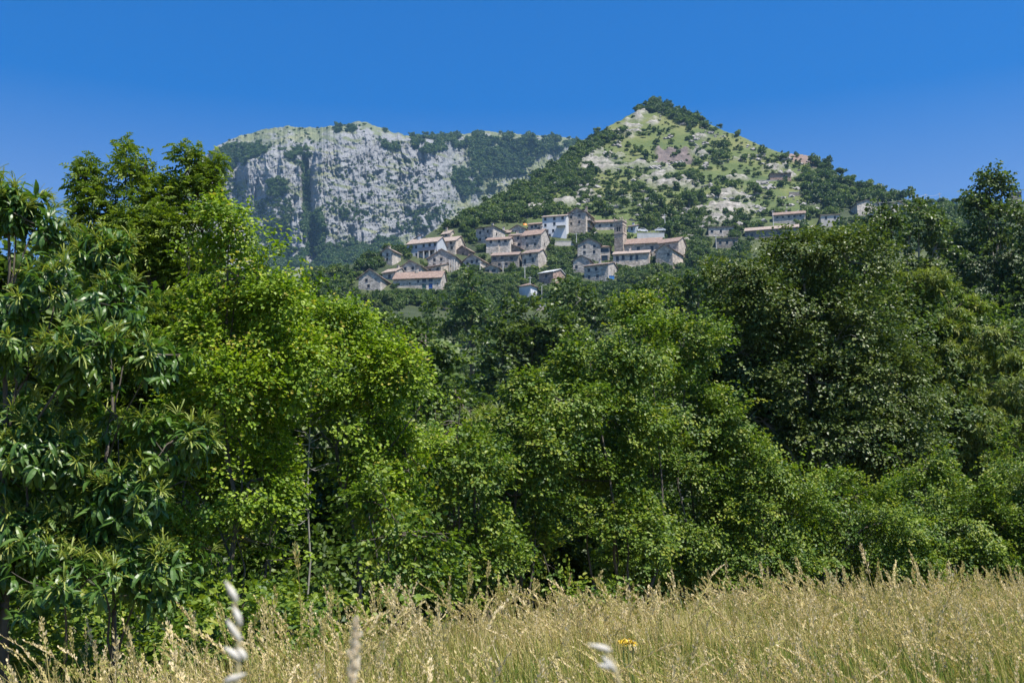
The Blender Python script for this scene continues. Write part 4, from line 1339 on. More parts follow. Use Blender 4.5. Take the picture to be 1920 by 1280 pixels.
# road ledge, cars, containers
Yr = hill_at(1008, 573)
c0 = PT(1000, 572, Yr)
g = Geo()
g.box((c0[0] - 6, Yr - .5, c0[2] - .35), (c0[0] + 6, Yr + 5, c0[2] - .05))
m_as = plain("asphalt", (.055, .055, .055), .9)
link("village_road", g.build("village_road", [m_as]), kind="structure")


def car(label, px, py, Y, yaw):
    o = PT(px, py, Y)
    root = link("parked_car", None, None, o, label, "car", None)
    root.rotation_euler = (0, 0, R(yaw))
    prof = [(-2.0, .35), (-2.05, .75), (-1.5, .9), (-.9, 1.42), (.75, 1.45), (1.55, .95), (2.0, .8), (2.05, .35)]
    g = Geo()
    for y in (-.82, .82):
        p = [(x, y, z) for x, z in prof]
        g.poly(p if y > 0 else p[::-1])
    for a, b2 in zip(prof, prof[1:] + prof[:1]):
        g.poly([(a[0], -.82, a[1]), (b2[0], -.82, b2[1]), (b2[0], .82, b2[1]), (a[0], .82, a[1])])
    link("body", g.build("body", [M_CAR]), root)
    g = Geo()
    for y in (-.825, .825):
        g.poly([(-1.3, y, .95), (1.25, y, .98), (.65, y, 1.36), (-.82, y, 1.34)])
    g.poly([(-1.46, -.7, .945), (-1.46, .7, .945), (-.95, .65, 1.385), (-.95, -.65, 1.385)])
    g.poly([(1.51, .7, .99), (1.51, -.7, .99), (.82, -.65, 1.425), (.82, .65, 1.425)])
    link("windows", g.build("windows", [M_PANE]), root)
    for x in (-1.3, 1.3):
        for y in (-.8, .8):
            v, q = tube([(x, y - .1, .33), (x, y + .1, .33)], [.33, .33], 12)
            link("wheel", mesh("wheel", v, q, [M_TYRE]), root)
    return root


car("white car parked on the road ledge below the small white house", 1003, 571, Yr + 1.5, 12)
car("white car parked at the left end of the concrete retaining wall", 1204, 436, Yw + 2.2, 15)
car("white car parked at the right end of the concrete retaining wall", 1238, 435, Yw + 2.2, -10)
for (px0, px1, t, b_, lab) in ((1142, 1152, 517, 526, "blue container left of the two, beside the shaded front house"), (1165, 1171, 520, 530, "narrow blue container under the dark trees by the church")):
    Y = hill_at((px0 + px1) / 2, b_)
    o = PT((px0 + px1) / 2, b_, Y)
    w, hgt = (px1 - px0) * Y / FPX, (b_ - t) * Y / FPX
    root = link("container", None, None, o, lab, "container")
    g = Geo()
    for k in range(6):
        x = -w / 2 + w * k / 6
        g.box((x, -.04 * (k % 2), -.6), (x + w / 6, 1.4, hgt))
    link("panel", g.build("panel", [M_TARP]), root)
    g = Geo()
    g.box((-w / 2 - .08, -.12, hgt + .003), (w / 2 + .08, 1.5, hgt + .12))
    link("lid", g.build("lid", [M_TARP]), root)
# orange tank on the roof line
Y = hill_at(985, 424) + 2
o = PT(984, 425, Y)
v, q = tube([(0, 0, -1), (0, 0, .9), (0, 0, 1.15), (0, 0, 1.2)], [.9, .9, .7, .05], 14)
link("water_tank", mesh("water_tank", v, q, [M_RED], None, True), None, o, "orange plastic tank beside the small orange roofed house", "tank")

# poles and lamps
POLES = [(1343, 438, 468, "white pole in front of the dark flat roofed shed"), (1450, 392, 424, "pole at the left corner of the five window farmhouse"), (1525, 338, 368, "pole at the end of the dry stone terrace wall"),
         (1247, 399, 430, "thin pole above the right end of the concrete wall"), (1081, 435, 466, "white pole below the tallest stone house"), (900, 487, 518, "pole in front of the grey gable with the bright wall"),
         (943, 489, 510, "white post against the long dark row"), (984, 496, 530, "white pole below the house with two shutters"), (994, 516, 558, "tall white pole beside the small white house"),
         (1651, 376, 405, "pole at the right corner of the ridge house"), (1737, 362, 382, "utility pole on the right hand skyline, left one of two"), (1763, 360, 382, "utility pole on the right hand skyline, right one of two")]
tops = {}
for px, t, b_, lab in POLES:
    Y = hill_at(px, b_)
    o = PT(px, b_, Y)
    hgt = (b_ - t) * Y / FPX
    root = link("utility_pole", None, None, o, lab, "pole", "poles of the village")
    v, q = tube([(0, 0, -1.5), (0, 0, hgt * .5), (0, 0, hgt)], [.17, .14, .10], 7)
    link("post", mesh("post", v, q, [M_POLE], None, True), root)
    g = Geo()
    g.box((-.7, -.16, hgt - .5), (.7, -.10, hgt - .38))
    link("crossarm", g.build("crossarm", [M_POLE]), root)
    tops[px] = o + np.array([0, -.1, hgt - .4])
Y = hill_at(1016, 572)
o = PT(1016, 572, Y)
root = link("street_lamp", None, None, o, "street lamp with short arm beside the parked white car", "street lamp")
hgt = 40 * Y / FPX
v, q = tube([(0, 0, -.5), (0, 0, hgt - .3), (.15, 0, hgt), (.9, 0, hgt + .1)], [.09, .07, .06, .05], 7)
link("post", mesh("post", v, q, [M_POLE], None, True), root)
g = Geo()
g.box((.85, -.14, hgt + .0), (1.5, .14, hgt + .16))
link("lamp_head", g.build("lamp_head", [M_POLE]), root)
for a, b2, lab in ((1651, 1737, "overhead cable from the ridge house to the skyline poles"), (1737, 1763, "short overhead cable between the two skyline poles")):
    t = np.linspace(0, 1, 14)[:, None]
    p = tops[a] + (tops[b2] - tops[a]) * t - UP * (4 * t * (1 - t)) * .8
    v, q = tube(p, np.full(14, .045), 4)
    link("overhead_cable", mesh("overhead_cable", v, q, [M_POLE]), None, None, lab, "cable")

# ------------------------------------------------------------------ trees of the hillside
print("hillside trees ...")


def small_tree(seed, leaf=.42, n=900, squash=.8, mat=None):
    """crown (leaf faces in clumps) and trunk of a tree one metre across, standing at the origin"""
    r = np.random.default_rng(seed)
    nl = 8
    cc = np.concatenate([np.array([[0, 0, .52]]), np.stack([r.normal(size=nl) * .22, r.normal(size=nl) * .22, r.uniform(.28, .80, nl)], -1)])
    rr_ = np.concatenate([[.33], r.uniform(.13, .24, nl)])
    k = r.choice(nl + 1, n, p=rr_ ** 2 / (rr_ ** 2).sum())
    d = rand_dir(n, r)
    d[:, 2] = np.where(d[:, 2] < -.3, -d[:, 2] * .6, d[:, 2])
    d = nrm(d)
    p = cc[k] + d * (rr_[k] * r.uniform(.72, 1.08, n))[:, None]
    p[:, 2] = p[:, 2] * squash + .02
    ln = nrm(d * .8 + UP * .35 + r.normal(size=(n, 3)) * .45)
    V, Q = instance(DIAMOND_T - np.array([.5, 0, 0]), DIAMOND_Q, frames(rand_dir(n, r), ln), p, leaf * .16 * r.uniform(.7, 1.35, n))
    tint = np.clip(.42 + r.normal(size=n) * .17 + (r.normal(size=nl + 1) * .14)[k], 0, 1)
    parts = [limb((0, 0, -.12), (0, 0, .5 * squash), .028, .012, r, .05, 5, 5)]
    for c in cc[1:6]:
        parts.append(limb((0, 0, .2 * squash), c * np.array([1, 1, squash]), .014, .005, r, .1, 4, 4))
    tv, tq = cat_geo(parts)
    return V, Q, tint, tv, tq


PROTO = []
for k in range(9):
    mat = (L_WOOD, L_OAK, L_LIGHT)[k % 3]
    V, Q, tint, tv, tq = small_tree(300 + k, .46, 1500, (.85, 1.0, .72)[k // 3])
    PROTO.append((mesh("crown", V, Q, [mat], {"tint": tint}), mesh("trunk", tv, tq, [B_BROWN])))
LOW = [small_tree(330 + k, .85, 330, (.85, 1.0, .7)[k % 3]) for k in range(6)]

from math import inf


def in_poly(x, y, poly):
    ins = np.zeros(len(x), bool)
    n = len(poly)
    for i in range(n):
        x0, y0 = poly[i]
        x1, y1 = poly[(i + 1) % n]
        c = ((y0 > y) != (y1 > y)) & (x < (x1 - x0) * (y - y0) / (y1 - y0 + 1e-9) + x0)
        ins ^= c
    return ins


tr = np.random.default_rng(77)
cand = []            # px, py(base), diameter px, zone


def zone(name, poly, n, d0, d1):
    xs = [p[0] for p in poly]
    ys = [p[1] for p in poly]
    x = tr.uniform(min(xs), max(xs), n)
    y = tr.uniform(min(ys), max(ys), n)
    k = in_poly(x, y, poly)
    for a, b2 in zip(x[k], y[k]):
        cand.append((a, b2, tr.uniform(d0, d1), name))


zone("left_flank", [(1000, 342), (1050, 310), (1100, 274), (1150, 248), (1162, 260), (1105, 298), (1045, 340)], 620, 11, 21)
zone("right_flank", [(1500, 420), (1560, 400), (1920, 395), (1920, 480), (1500, 470)], 700, 12, 26)
zone("crest", [(1206, 206), (1240, 192), (1290, 207), (1345, 232), (1345, 246), (1290, 232), (1250, 212), (1218, 214)], 420, 10, 19)
zone("left_flank", [(735, 478), (800, 440), (850, 416), (900, 391), (950, 366), (1005, 334), (1045, 318), (1040, 345), (990, 390), (900, 418), (860, 440), (770, 462)], 900, 13, 25)
zone("left_flank", [(480, 548), (580, 522), (640, 505), (700, 484), (760, 462), (760, 470), (712, 500), (668, 520), (668, 548), (560, 610), (490, 590)], 600, 16, 28)
zone("right_flank", [(1515, 345), (1562, 300), (1600, 325), (1650, 348), (1700, 366), (1750, 380), (1920, 384), (1920, 440), (1700, 440), (1600, 408), (1530, 385)], 800, 14, 27)
zone("below_village", [(480, 590), (660, 548), (740, 546), (830, 543), (880, 520), (960, 520), (970, 560), (1000, 585), (1060, 545), (1095, 530), (1180, 535), (1240, 495), (1300, 495), (1400, 470), (1420, 640), (1200, 690), (900, 760), (640, 720), (500, 660)], 1000, 20, 38)
zone("slope", [(1000, 350), (1080, 290), (1180, 330), (1300, 330), (1500, 340), (1540, 390), (1400, 415), (1250, 425), (1000, 412)], 420, 6, 17)
zone("slope", [(1050, 300), (1160, 245), (1300, 240), (1500, 300), (1560, 330), (1300, 360), (1100, 345)], 380, 6, 15)
zone("slope", [(1000, 345), (1080, 300), (1130, 330), (1100, 400), (990, 405)], 220, 8, 20)
zone("village", [(690, 500), (900, 440), (1050, 450), (1200, 440), (1330, 430), (1300, 500), (1180, 530), (950, 520), (690, 550)], 900, 8, 17)
zone("skyline", [(1345, 236), (1450, 270), (1560, 298), (1560, 306), (1450, 280), (1345, 246)], 60, 7, 15)
zone("village", [(930, 508), (1075, 500), (1080, 565), (960, 565)], 420, 9, 20)
zone("village", [(1040, 440), (1160, 440), (1160, 500), (1040, 505)], 300, 7, 14)
zone("slope", [(1290, 400), (1540, 400), (1540, 450), (1290, 480)], 300, 8, 20)
zone("left_flank", [(800, 440), (850, 418), (900, 393), (960, 368), (1010, 348), (1045, 385), (1060, 398), (1010, 408), (960, 418), (900, 425), (850, 440)], 1000, 11, 24)
zone("left_flank", [(1000, 340), (1050, 312), (1075, 300), (1090, 330), (1060, 360), (1010, 360)], 260, 10, 20)
zone("slope", [(1060, 330), (1180, 350), (1330, 350), (1330, 430), (1060, 400)], 150, 9, 20)
EXPL = [(1208, 212, 12), (1216, 206, 15), (1226, 201, 17), (1236, 197, 18), (1246, 194, 18), (1232, 206, 14), (1076, 262, 9), (1115, 262, 14), (1130, 250, 16), (1148, 246, 10), (1095, 275, 20), (1085, 284, 16), (1130, 275, 12), (1070, 312, 22), (1055, 316, 16), (1035, 310, 22), (1012, 328, 24), (1207, 292, 22), (1223, 300, 24), (1240, 303, 16),
        (1178, 252, 18), (1165, 262, 16), (1201, 222, 10), (1270, 272, 7), (1370, 284, 26), (1350, 290, 20), (1385, 280, 20), (1365, 298, 26), (1355, 248, 15), (1373, 238, 13), (1408, 256, 14), (1288, 345, 22), (1314, 346, 30), (1300, 330, 18),
        (1360, 366, 26), (1395, 362, 26), (1082, 356, 30), (1070, 340, 14), (1117, 352, 18), (1148, 350, 16), (1217, 360, 18), (1132, 402, 36), (1110, 398, 26), (1150, 404, 26), (1182, 390, 24), (1248, 396, 34), (1307, 392, 40), (1285, 396, 30),
        (1330, 386, 30), (1198, 414, 26), (1363, 372, 22), (1393, 362, 20), (1435, 368, 30), (1457, 352, 16), (1492, 352, 20), (1465, 374, 22), (1380, 302, 24), (1417, 304, 20), (1452, 294, 26), (1497, 302, 24), (1397, 332, 18), (1437, 334, 14),
        (1320, 332, 26), (1288, 318, 22), (1020, 360, 26), (975, 405, 22), (1040, 385, 20), (1230, 404, 26), (1265, 410, 24), (1225, 428, 30), (1262, 448, 32), (1280, 440, 28), (1300, 430, 30), (1320, 446, 26), (1270, 425, 26),
        (1245, 492, 20), (1215, 498, 26), (1195, 502, 28), (1180, 512, 24), (1228, 502, 22), (1135, 510, 20), (1095, 500, 16), (1098, 455, 22), (1120, 440, 14), (1140, 470, 14), (1065, 470, 26), (1050, 480, 22), (1078, 480, 20), (1040, 505, 26),
        (1062, 512, 22), (1000, 515, 24), (960, 515, 24), (990, 500, 14), (1150, 528, 12), (700, 534, 18), (720, 540, 16), (690, 545, 14), (830, 520, 18), (890, 515, 30), (870, 515, 26), (850, 530, 26), (755, 480, 18), (745, 490, 14), (1530, 412, 26), (1560, 425, 28), (1520, 430, 24), (1390, 440, 30), (1345, 456, 22), (1370, 462, 20), (1420, 458, 20),
        (1545, 350, 30), (1560, 340, 26), (1535, 362, 24), (1305, 490, 20)]
for a in EXPL:
    cand.append((*a, "single"))
items = []
for (px, py, d, zn) in cand:
    Y = hill_at(px, py)
    bad = False
    for (a0, a1, b0_, b1_, Yh) in OCC:
        keep_ = .62 if zn == "single" else .06
        if a0 - d * .36 < px < a1 + d * .36 and Y < Yh + 2.5 and py > b0_ and py - d * .92 < b1_ - keep_ * (b1_ - b0_):
            bad = True
            break
        if a0 - d * .3 < px < a1 + d * .3 and Yh - 1.5 < Y < Yh + 8.2 and py < b1_ + 2:
            bad = True
            break
    for (a0, a1, b0_, b1_, Yh) in ():
        # keep off a house's footprint and out of the line of sight to it
        if Y < Yh + 9 and a0 - d * .32 < px < a1 + d * .32 and b0_ + 5 < py - d * .25 and py - d * .85 < b1_ + (-2 if zn == "single" else 1):
            if zn != "single" or (py > b0_ + 8 and py - d * .5 < b1_ - 7):
                bad = True
                break
        if a0 - d * .25 < px < a1 + d * .25 and abs(Y - Yh) < 7 and zn != "single":
            bad = True
            break
    if bad:
        continue
    z = float(hill_raw(px, Y))
    x = (px - 960) / FPX * Y
    items.append((d, x, Y, z, d * Y / FPX, zn, px, py))
items.sort(key=lambda t: -t[0])
LAB = {"crest": ("dark bushy tree on the crest of the pointed hill", "trees on the hill crest"),
       "left_flank": ("dark green tree in the wood on the hill's left flank", "trees on the left flank"),
       "right_flank": ("dark green tree in the wood on the hill's right flank", "trees on the right flank"),
       "below_village": ("leafy tree in the wood below the village houses", "trees below the village"),
       "slope": ("small bush scattered on the grassy stony slope above the village", "bushes on the grassy slope"),
       "village": ("garden tree standing among the village houses", "trees among the houses"),
       "skyline": ("small bush on the right skyline of the pointed hill", "bushes on the skyline"),
       "single": ("rounded dark tree standing on the hillside around the village", "trees about the hillside")}
N_IND = 285
count = {}
for i, (d, x, Y, z, dm, zn, px, py) in enumerate(items[:N_IND]):
    cr, tk = PROTO[i % len(PROTO)]
    nm = "bush" if zn in ("slope", "skyline") else "hillside_tree"
    lab, grp = LAB[zn]
    root = link(nm, None, None, (x, Y, z - .15), lab, "bush" if nm == "bush" else "tree", grp)
    root.rotation_euler = (0, 0, tr.uniform(0, 6.28))
    sc = dm * tr.uniform(.95, 1.1)
    root.scale = (sc, sc, sc * tr.uniform(.9, 1.15))
    link("crown", cr, root)
    link("trunk", tk, root)
parts, tints = [], []
rest = items[N_IND:]


def mass(pts, mat, name, label_kind="stuff"):
    """one object made of many small far trees"""
    Vs, Qs, Ts, n = [], [], [], 0
    for k in range(len(LOW)):
        sel = [p for i, p in enumerate(pts) if i % len(LOW) == k]
        if not sel:
            continue
        A = np.array(sel)
        V, Q, tint, tv, tq = LOW[k]
        m = len(A)
        th = tr.uniform(0, 6.28, m)
        c, s_ = np.cos(th), np.sin(th)
        M = np.zeros((m, 3, 3))
        M[:, 0, 0], M[:, 0, 1], M[:, 1, 0], M[:, 1, 1] = c, -s_, s_, c
        M[:, 2, 2] = tr.uniform(.85, 1.15, m)
        v, q = instance(V, Q, M, A[:, :3], A[:, 3])
        Vs.append(v)
        Qs.append(q + n)
        n += len(v)
        Ts.append(np.clip(np.tile(tint, m) + np.repeat(tr.normal(size=m) * .24, len(Q)), 0, 1))
    me = mesh(name, np.concatenate(Vs), np.concatenate(Qs), [mat], {"tint": np.concatenate(Ts)})
    return link(name, me, kind=label_kind)


mass([(x, Y, z - .1, dm) for (d, x, Y, z, dm, zn, px, py) in rest], L_WOOD, "hillside_scrub")
# low scrub and tussocks on the grassy slope
sx = tr.uniform(960, 1580, 2600)
sy = tr.uniform(205, 440, 2600)
ok = noise(sx / 26, sy / 14, 0, 91) > .0
pts = []
sx, sy = np.concatenate([sx[ok], tr.uniform(680, 1420, 9000)]), np.concatenate([sy[ok], tr.uniform(400, 575, 9000)])
for px, py in zip(sx, sy):
    if py < np.interp(px, RIDGE_X, RIDGE_Y) + 3:
        continue
    if any(a0 < px < a1 and b0_ < py < b1_ + 2 for (a0, a1, b0_, b1_, _) in OCC):
        continue
    Y = hill_at(px, py)
    size = tr.uniform(.6, 2.0) if py < 440 else tr.uniform(1.2, 3.6)
    for (a0, a1, b0_, b1_, _) in OCC:            # only low growth at the foot of a house
        if a0 - 5 < px < a1 + 5 and b1_ <= py < b1_ + 20:
            size = min(size, .4 + (py - b1_) / 6.5)
    pts.append(((px - 960) / FPX * Y, Y, float(hill_raw(px, Y)) - .15, size))
mass(pts, L_WOOD, "slope_undergrowth")

# boulders
print("boulders ...")
r = np.random.default_rng(9)
ico = []
for k in range(5):
    d = rand_dir(10, r)
    bm_pts = np.array([[0, 0, 1], [.9, 0, .3], [.28, .85, .35], [-.72, .53, .3], [-.72, -.53, .35], [.28, -.85, .3], [.72, .53, -.3], [-.28, .85, -.35], [-.9, 0, -.3], [-.28, -.85, -.3], [.72, -.53, -.35], [0, 0, -1]], float)
    bm_pts *= r.uniform(.7, 1.25, (12, 1)) * np.array([1, .8, .55])
    ico.append(bm_pts)
ICO_F = np.array([[0, 1, 2], [0, 2, 3], [0, 3, 4], [0, 4, 5], [0, 5, 1], [1, 6, 2], [2, 7, 3], [3, 8, 4], [4, 9, 5], [5, 10, 1], [6, 7, 2], [7, 8, 3], [8, 9, 4], [9, 10, 5], [10, 6, 1], [11, 7, 6], [11, 8, 7], [11, 9, 8], [11, 10, 9], [11, 6, 10]])
sx = r.uniform(985, 1560, 9000)
sy = r.uniform(200, 445, 9000)
dens = noise(sx / 22, sy / 9, 0, 95) + .5 * noise(sx / 7, sy / 4, 0, 96) + np.where(sy > 340, .22, -.05)
for (cx, cy, rx, ry) in OUTCROPS:
    dens += ell(sx, sy, cx, cy, rx, ry, 1.0) * .6
ok = dens > .50
pts = []
for px, py in zip(sx[ok], sy[ok]):
    if py < np.interp(px, RIDGE_X, RIDGE_Y) + 2 or any(a0 < px < a1 and b0_ < py < b1_ for (a0, a1, b0_, b1_, _) in OCC):
        continue
    Y = hill_at(px, py)
    pts.append(((px - 960) / FPX * Y, Y, float(hill_raw(px, Y))))
A = np.array(pts)
Vs, Qs, n = [], [], 0
for k in range(5):
    B = A[k::5]
    m = len(B)
    th = r.uniform(0, 6.28, m)
    M = np.zeros((m, 3, 3))
    M[:, 0, 0], M[:, 0, 1], M[:, 1, 0], M[:, 1, 1], M[:, 2, 2] = np.cos(th), -np.sin(th), np.sin(th), np.cos(th), 1
    v, q = instance(ico[k], ICO_F, M, B, r.uniform(.2, 1.0, m) ** 3 * 2.1 + .22)
    Vs.append(v)
    Qs.append(q + n)
    n += len(v)
m_bo, nt, b, out = new_mat("pale_boulder")
nn_ = noise_node(nt, 1.2, 5, .7)
r_ = ramp(nt, [(.3, (.16, .15, .14)), (.6, (.32, .30, .28)), (.8, (.44, .42, .39))])
nt.links.new(nn_.outputs[0], r_.inputs[0])
nt.links.new(r_.outputs[0], b.inputs["Base Color"])
b.inputs["Roughness"].default_value = .95
link("scattered_boulders", mesh("scattered_boulders", np.concatenate(Vs), np.concatenate(Qs), [m_bo]), kind="stuff")

# scrub on the mountain
print("mountain scrub ...")
MZ = [([(392, 292), (430, 275), (470, 272), (508, 275), (495, 290), (468, 300), (456, 315), (420, 318), (396, 305)], 420), ([(398, 315), (425, 318), (440, 340), (462, 360), (468, 385), (440, 400), (400, 390)], 190), ([(500, 345), (520, 335), (540, 350), (535, 372), (505, 372)], 90),
      ([(562, 308), (576, 300), (580, 340), (582, 420), (570, 425), (566, 360)], 260), ([(524, 282), (580, 280), (582, 298), (540, 300)], 60), ([(455, 385), (500, 372), (545, 375), (552, 400), (545, 430), (535, 480), (480, 490), (455, 440)], 480), ([(565, 420), (600, 395), (612, 440), (600, 475), (575, 478)], 420),
      ([(480, 480), (620, 462), (740, 448), (760, 470), (700, 510), (500, 520)], 1300), ([(768, 256), (820, 250), (905, 248), (905, 262), (840, 285), (800, 290), (775, 280)], 420), ([(880, 275), (905, 260), (960, 262), (975, 290), (965, 320), (905, 330), (882, 310)], 700),
      ([(850, 320), (915, 315), (930, 350), (870, 370), (845, 345)], 420), ([(970, 256), (1080, 258), (1085, 275), (1010, 290), (975, 285)], 420), ([(626, 238), (668, 238), (668, 248), (630, 250)], 40), ([(711, 242), (724, 246), (722, 252), (711, 250)], 10), ([(712, 262), (745, 270), (748, 284), (720, 280)], 50),
      ([(600, 380), (640, 370), (650, 385), (690, 400), (700, 420), (640, 410)], 110), ([(740, 400), (830, 385), (850, 400), (800, 430), (745, 440)], 200), ([(600, 300), (860, 300), (860, 420), (600, 420)], 130), ([(430, 242), (700, 232), (720, 250), (600, 285), (430, 285)], 60), ([(930, 250), (1000, 250), (1000, 330), (930, 330)], 420)]
pts = []
for poly, n in MZ:
    xs, ys = [p[0] for p in poly], [p[1] for p in poly]
    a = (max(xs) - min(xs)) * (max(ys) - min(ys))
    x, y = tr.uniform(min(xs), max(xs), n * 2), tr.uniform(min(ys), max(ys), n * 2)
    k = in_poly(x, y, poly) & (y > np.interp(x, SK_X, SK_Y) + 1)
    x, y = x[k], y[k]
    p = mount_at(x, y)
    big = n / a > .05
    p = p[noise(x / 14, y / 8, 0, 99) > -.42]
    for q in p:
        pts.append((q[0], q[1] - 1.0, q[2] - 1.5, tr.uniform(4, 8.5) if big else tr.uniform(2.5, 5)))
mass(pts, L_SCRUB, "mountain_scrub")

# ------------------------------------------------------------------ meadow
print("meadow ...")
r = np.random.default_rng(31)


def meadow_pts(n, y0=3.0):
    u = r.uniform(0, 1, n * 3)
    Y = y0 + (25 - y0) * u
    X = r.uniform(-1, 1, n * 3) * (Y * .52 + 2.0)
    px = 960 + X / Y * FPX
    lim = np.interp(px, HEDGE_PX, HEDGE_D)
    k = (Y < lim + .9)
    # thin evenly per screen width: more blades per square metre near by
    k &= r.uniform(size=n * 3) < np.clip((Y * .52 + 2) / 14, .15, 1)
    return X[k][:n], Y[k][:n]


def hscale(X, Y):
    return np.clip(.58 + (Y - 3) * .13, .55, 1) * (1.02 - .006 * Y) * (1 + .17 * noise(X / 1.7, Y / 1.7, 0, 55))


# leaf blades
X, Y = meadow_pts(150000)
n = len(X)
h = r.uniform(.3, .78, n) * hscale(X, Y)
yaw = r.uniform(0, 6.28, n)
lean = r.uniform(.05, .5, n)
ld = np.stack([np.cos(yaw), np.sin(yaw) * .6, np.zeros(n)], -1) + np.array([-.15, 0, 0])
wdir = np.stack([np.cos(yaw + 1.4), np.sin(yaw + 1.4), np.zeros(n)], -1)
w = r.uniform(.002, .0042, n) * (1 + Y / 22)
P0 = np.stack([X, Y, np.zeros(n)], -1)
rows = []
for t, wf in ((0, 1), (.35, .95), (.7, .7), (1, .08)):
    c = P0 + UP * (h * t * (1 - .18 * lean * t))[:, None] + ld * (h * lean * t * t)[:, None]
    rows += [c + wdir * (w * wf)[:, None], c - wdir * (w * wf)[:, None]]
V = np.stack(rows, 1).reshape(-1, 3)
Q = np.array([[0, 1, 3, 2], [2, 3, 5, 4], [4, 5, 7, 6]])[None] + (np.arange(n) * 8)[:, None, None]
patch = noise(X / 1.6, Y / 1.6, 0, 57) * .32
tb = np.clip(r.normal(.46, .2, n) + patch, 0, 1)
link("meadow_grass", mesh("meadow_grass", V, Q.reshape(-1, 4), [M_GRASS], {"tint": np.repeat(tb, 3)}), kind="stuff")


def grass_stem(r, kind):
    """a flowering grass stem one metre tall: stalk and seed head; returns V, Q, tint"""
    nod = r.uniform(.1, .95)
    a = r.uniform(-.5, .5)
    z = np.linspace(0, 1, 7)
    p = np.stack([nod * z ** 3.2 * .45 * math.cos(a), nod * z ** 3.2 * .3 * math.sin(a), z - .22 * nod * z ** 4], -1)
    parts = [tube(p, np.linspace(.0026, .0012, 7), 3)]
    tint = [np.full(18, r.uniform(.4, .62))]
    hl = r.uniform(.15, .30)
    if kind == 0:        # loose feathery panicle
        m, spread = 60, .012
    elif kind == 1:      # tight spike
        m, spread = 46, .005
    else:                # one sided nodding tuft
        m, spread = 54, .008
    t = 1 - r.uniform(0, 1, m) ** .8 * hl
    px = np.stack([np.interp(t, z, p[:, i]) for i in range(3)], -1)
    d = rand_dir(m, r) * np.array([1, 1, .3])
    rel = (1 - t) / hl
    o = px + d * (spread * (.25 + rel * (1.1 - rel) * 2.6))[:, None]
    ax = nrm(d * .45 + np.array([nod * .9, 0, .8]))
    T = DIAMOND_T * np.array([1, .6, 1])
    v, q = instance(T, DIAMOND_Q, frames(ax, rand_dir(m, r)), o, r.uniform(.014, .028, m))
    parts.append((v, q))
    tint.append(np.clip(r.normal(.78, .13, m) - (.25 if r.uniform() < .35 else 0), 0, 1))
    V, Q = cat_geo(parts)
    return V, Q, np.concatenate(tint)


STEMS = [grass_stem(r, k % 3) for k in range(15)]
X, Y = meadow_pts(13500, 3.6)
k = noise(X / 1.1, Y / 1.7, 0, 63) + r.uniform(-.5, .5, len(X)) > -.36
X, Y = X[k], Y[k]
h = np.clip(r.normal(.84, .16, len(X)), .4, 1.25) * hscale(X, Y)
tall = r.uniform(size=len(X)) < .11
h = np.where(tall & (Y > 8), h * r.uniform(1.08, 1.28, len(X)), h)
Vs, Qs, Ts, nn0 = [], [], [], 0
for k in range(len(STEMS)):
    V, Q, tint = STEMS[k]
    x, y, hh = X[k::15], Y[k::15], h[k::15]
    m = len(x)
    th = np.where(r.uniform(size=m) < .55, r.normal(math.pi, .7, m), r.uniform(0, 6.28, m))
    tilt = np.clip(r.normal(0, .13, m), -.24, .24)
    M = np.zeros((m, 3, 3))
    c, s_ = np.cos(th), np.sin(th)
    wsc = (1 + y / 20)
    M[:, 0, 0], M[:, 0, 1], M[:, 1, 0], M[:, 1, 1], M[:, 2, 2] = c, -s_, s_, c, 1
    M[:, 0, 2] = tilt
    v, q = instance(V, Q, M, np.stack([x, y, np.zeros(m)], -1), hh)
    Vs.append(v)
    Qs.append(q + nn0)
    nn0 += len(v)
    Ts.append(np.clip(np.tile(tint, m) + np.repeat(r.normal(size=m) * .09, len(Q)), 0, 1))
link("seeding_grass", mesh("seeding_grass", np.concatenate(Vs), np.concatenate(Qs), [M_GRASS], {"tint": np.concatenate(Ts)}), kind="stuff")

# brambles and weeds where meadow meets hedge
n = 1500
px = r.uniform(-100, 2050, n)
Yh = np.interp(px, HEDGE_PX, HEDGE_D) + r.normal(.75, .5, n)
P = np.stack([(px - 960) / FPX * Yh, Yh, r.uniform(.12, 1.0, n) ** 1.3], -1)
k = noise(P[:, 0] / 1.3, P[:, 1] / 1.3, 0, 58) > -.05
k &= (px > 560) | (P[:, 2] < .45)
P = P[k]
px2 = r.uniform(-200, 640, 1500)
Y2 = np.interp(px2, HEDGE_PX, HEDGE_D) + r.uniform(1.6, 5.5, 1500)
P = np.concatenate([P, np.stack([(px2 - 960) / FPX * Y2, Y2, r.uniform(.1, 1.1, 1500)], -1)])
V, Q, tint = sprays(P, nrm(rand_dir(len(P), r) + np.array([0, -.5, .6])), 12, .3, .06, LEAF_T, LEAF_Q, r)
link("undergrowth", mesh("undergrowth", V, Q, [L_HAZEL], {"tint": tint}), kind="stuff")

# yellow flowers
o = PT(1177, 1203, 7.4)
base = np.array([o[0], 7.4, 0])
root = link("yellow_wildflower", None, None, base, "yellow flower cluster standing in the dry meadow", "flower")
v, q = cat_geo([limb((0, 0, -.02), (dx, 0, o[2] - .03), .004, .003, r, .03, 5, 4) for dx in (-.03, .0, .035)])
link("stem", mesh("stem", v, q, [M_STEM]), root)
m = 150
pp = np.stack([r.uniform(-.058, .058, m), r.normal(0, .02, m), o[2] + r.normal(0, .007, m)], -1)
v, q = instance(DIAMOND_T, DIAMOND_Q, frames(rand_dir(m, r), rand_dir(m, r) + UP), pp, r.uniform(.010, .018, m))
link("flower_head", mesh("flower_head", v, q, [M_YELLOW]), root)

# out of focus wild oats close to the camera
M_OAT = leaf_mat("oat_husk", [(0, (.66, .62, .54)), (1, (.80, .77, .70))], .35, tcol=(1.05, 1, .9), rough=.5)


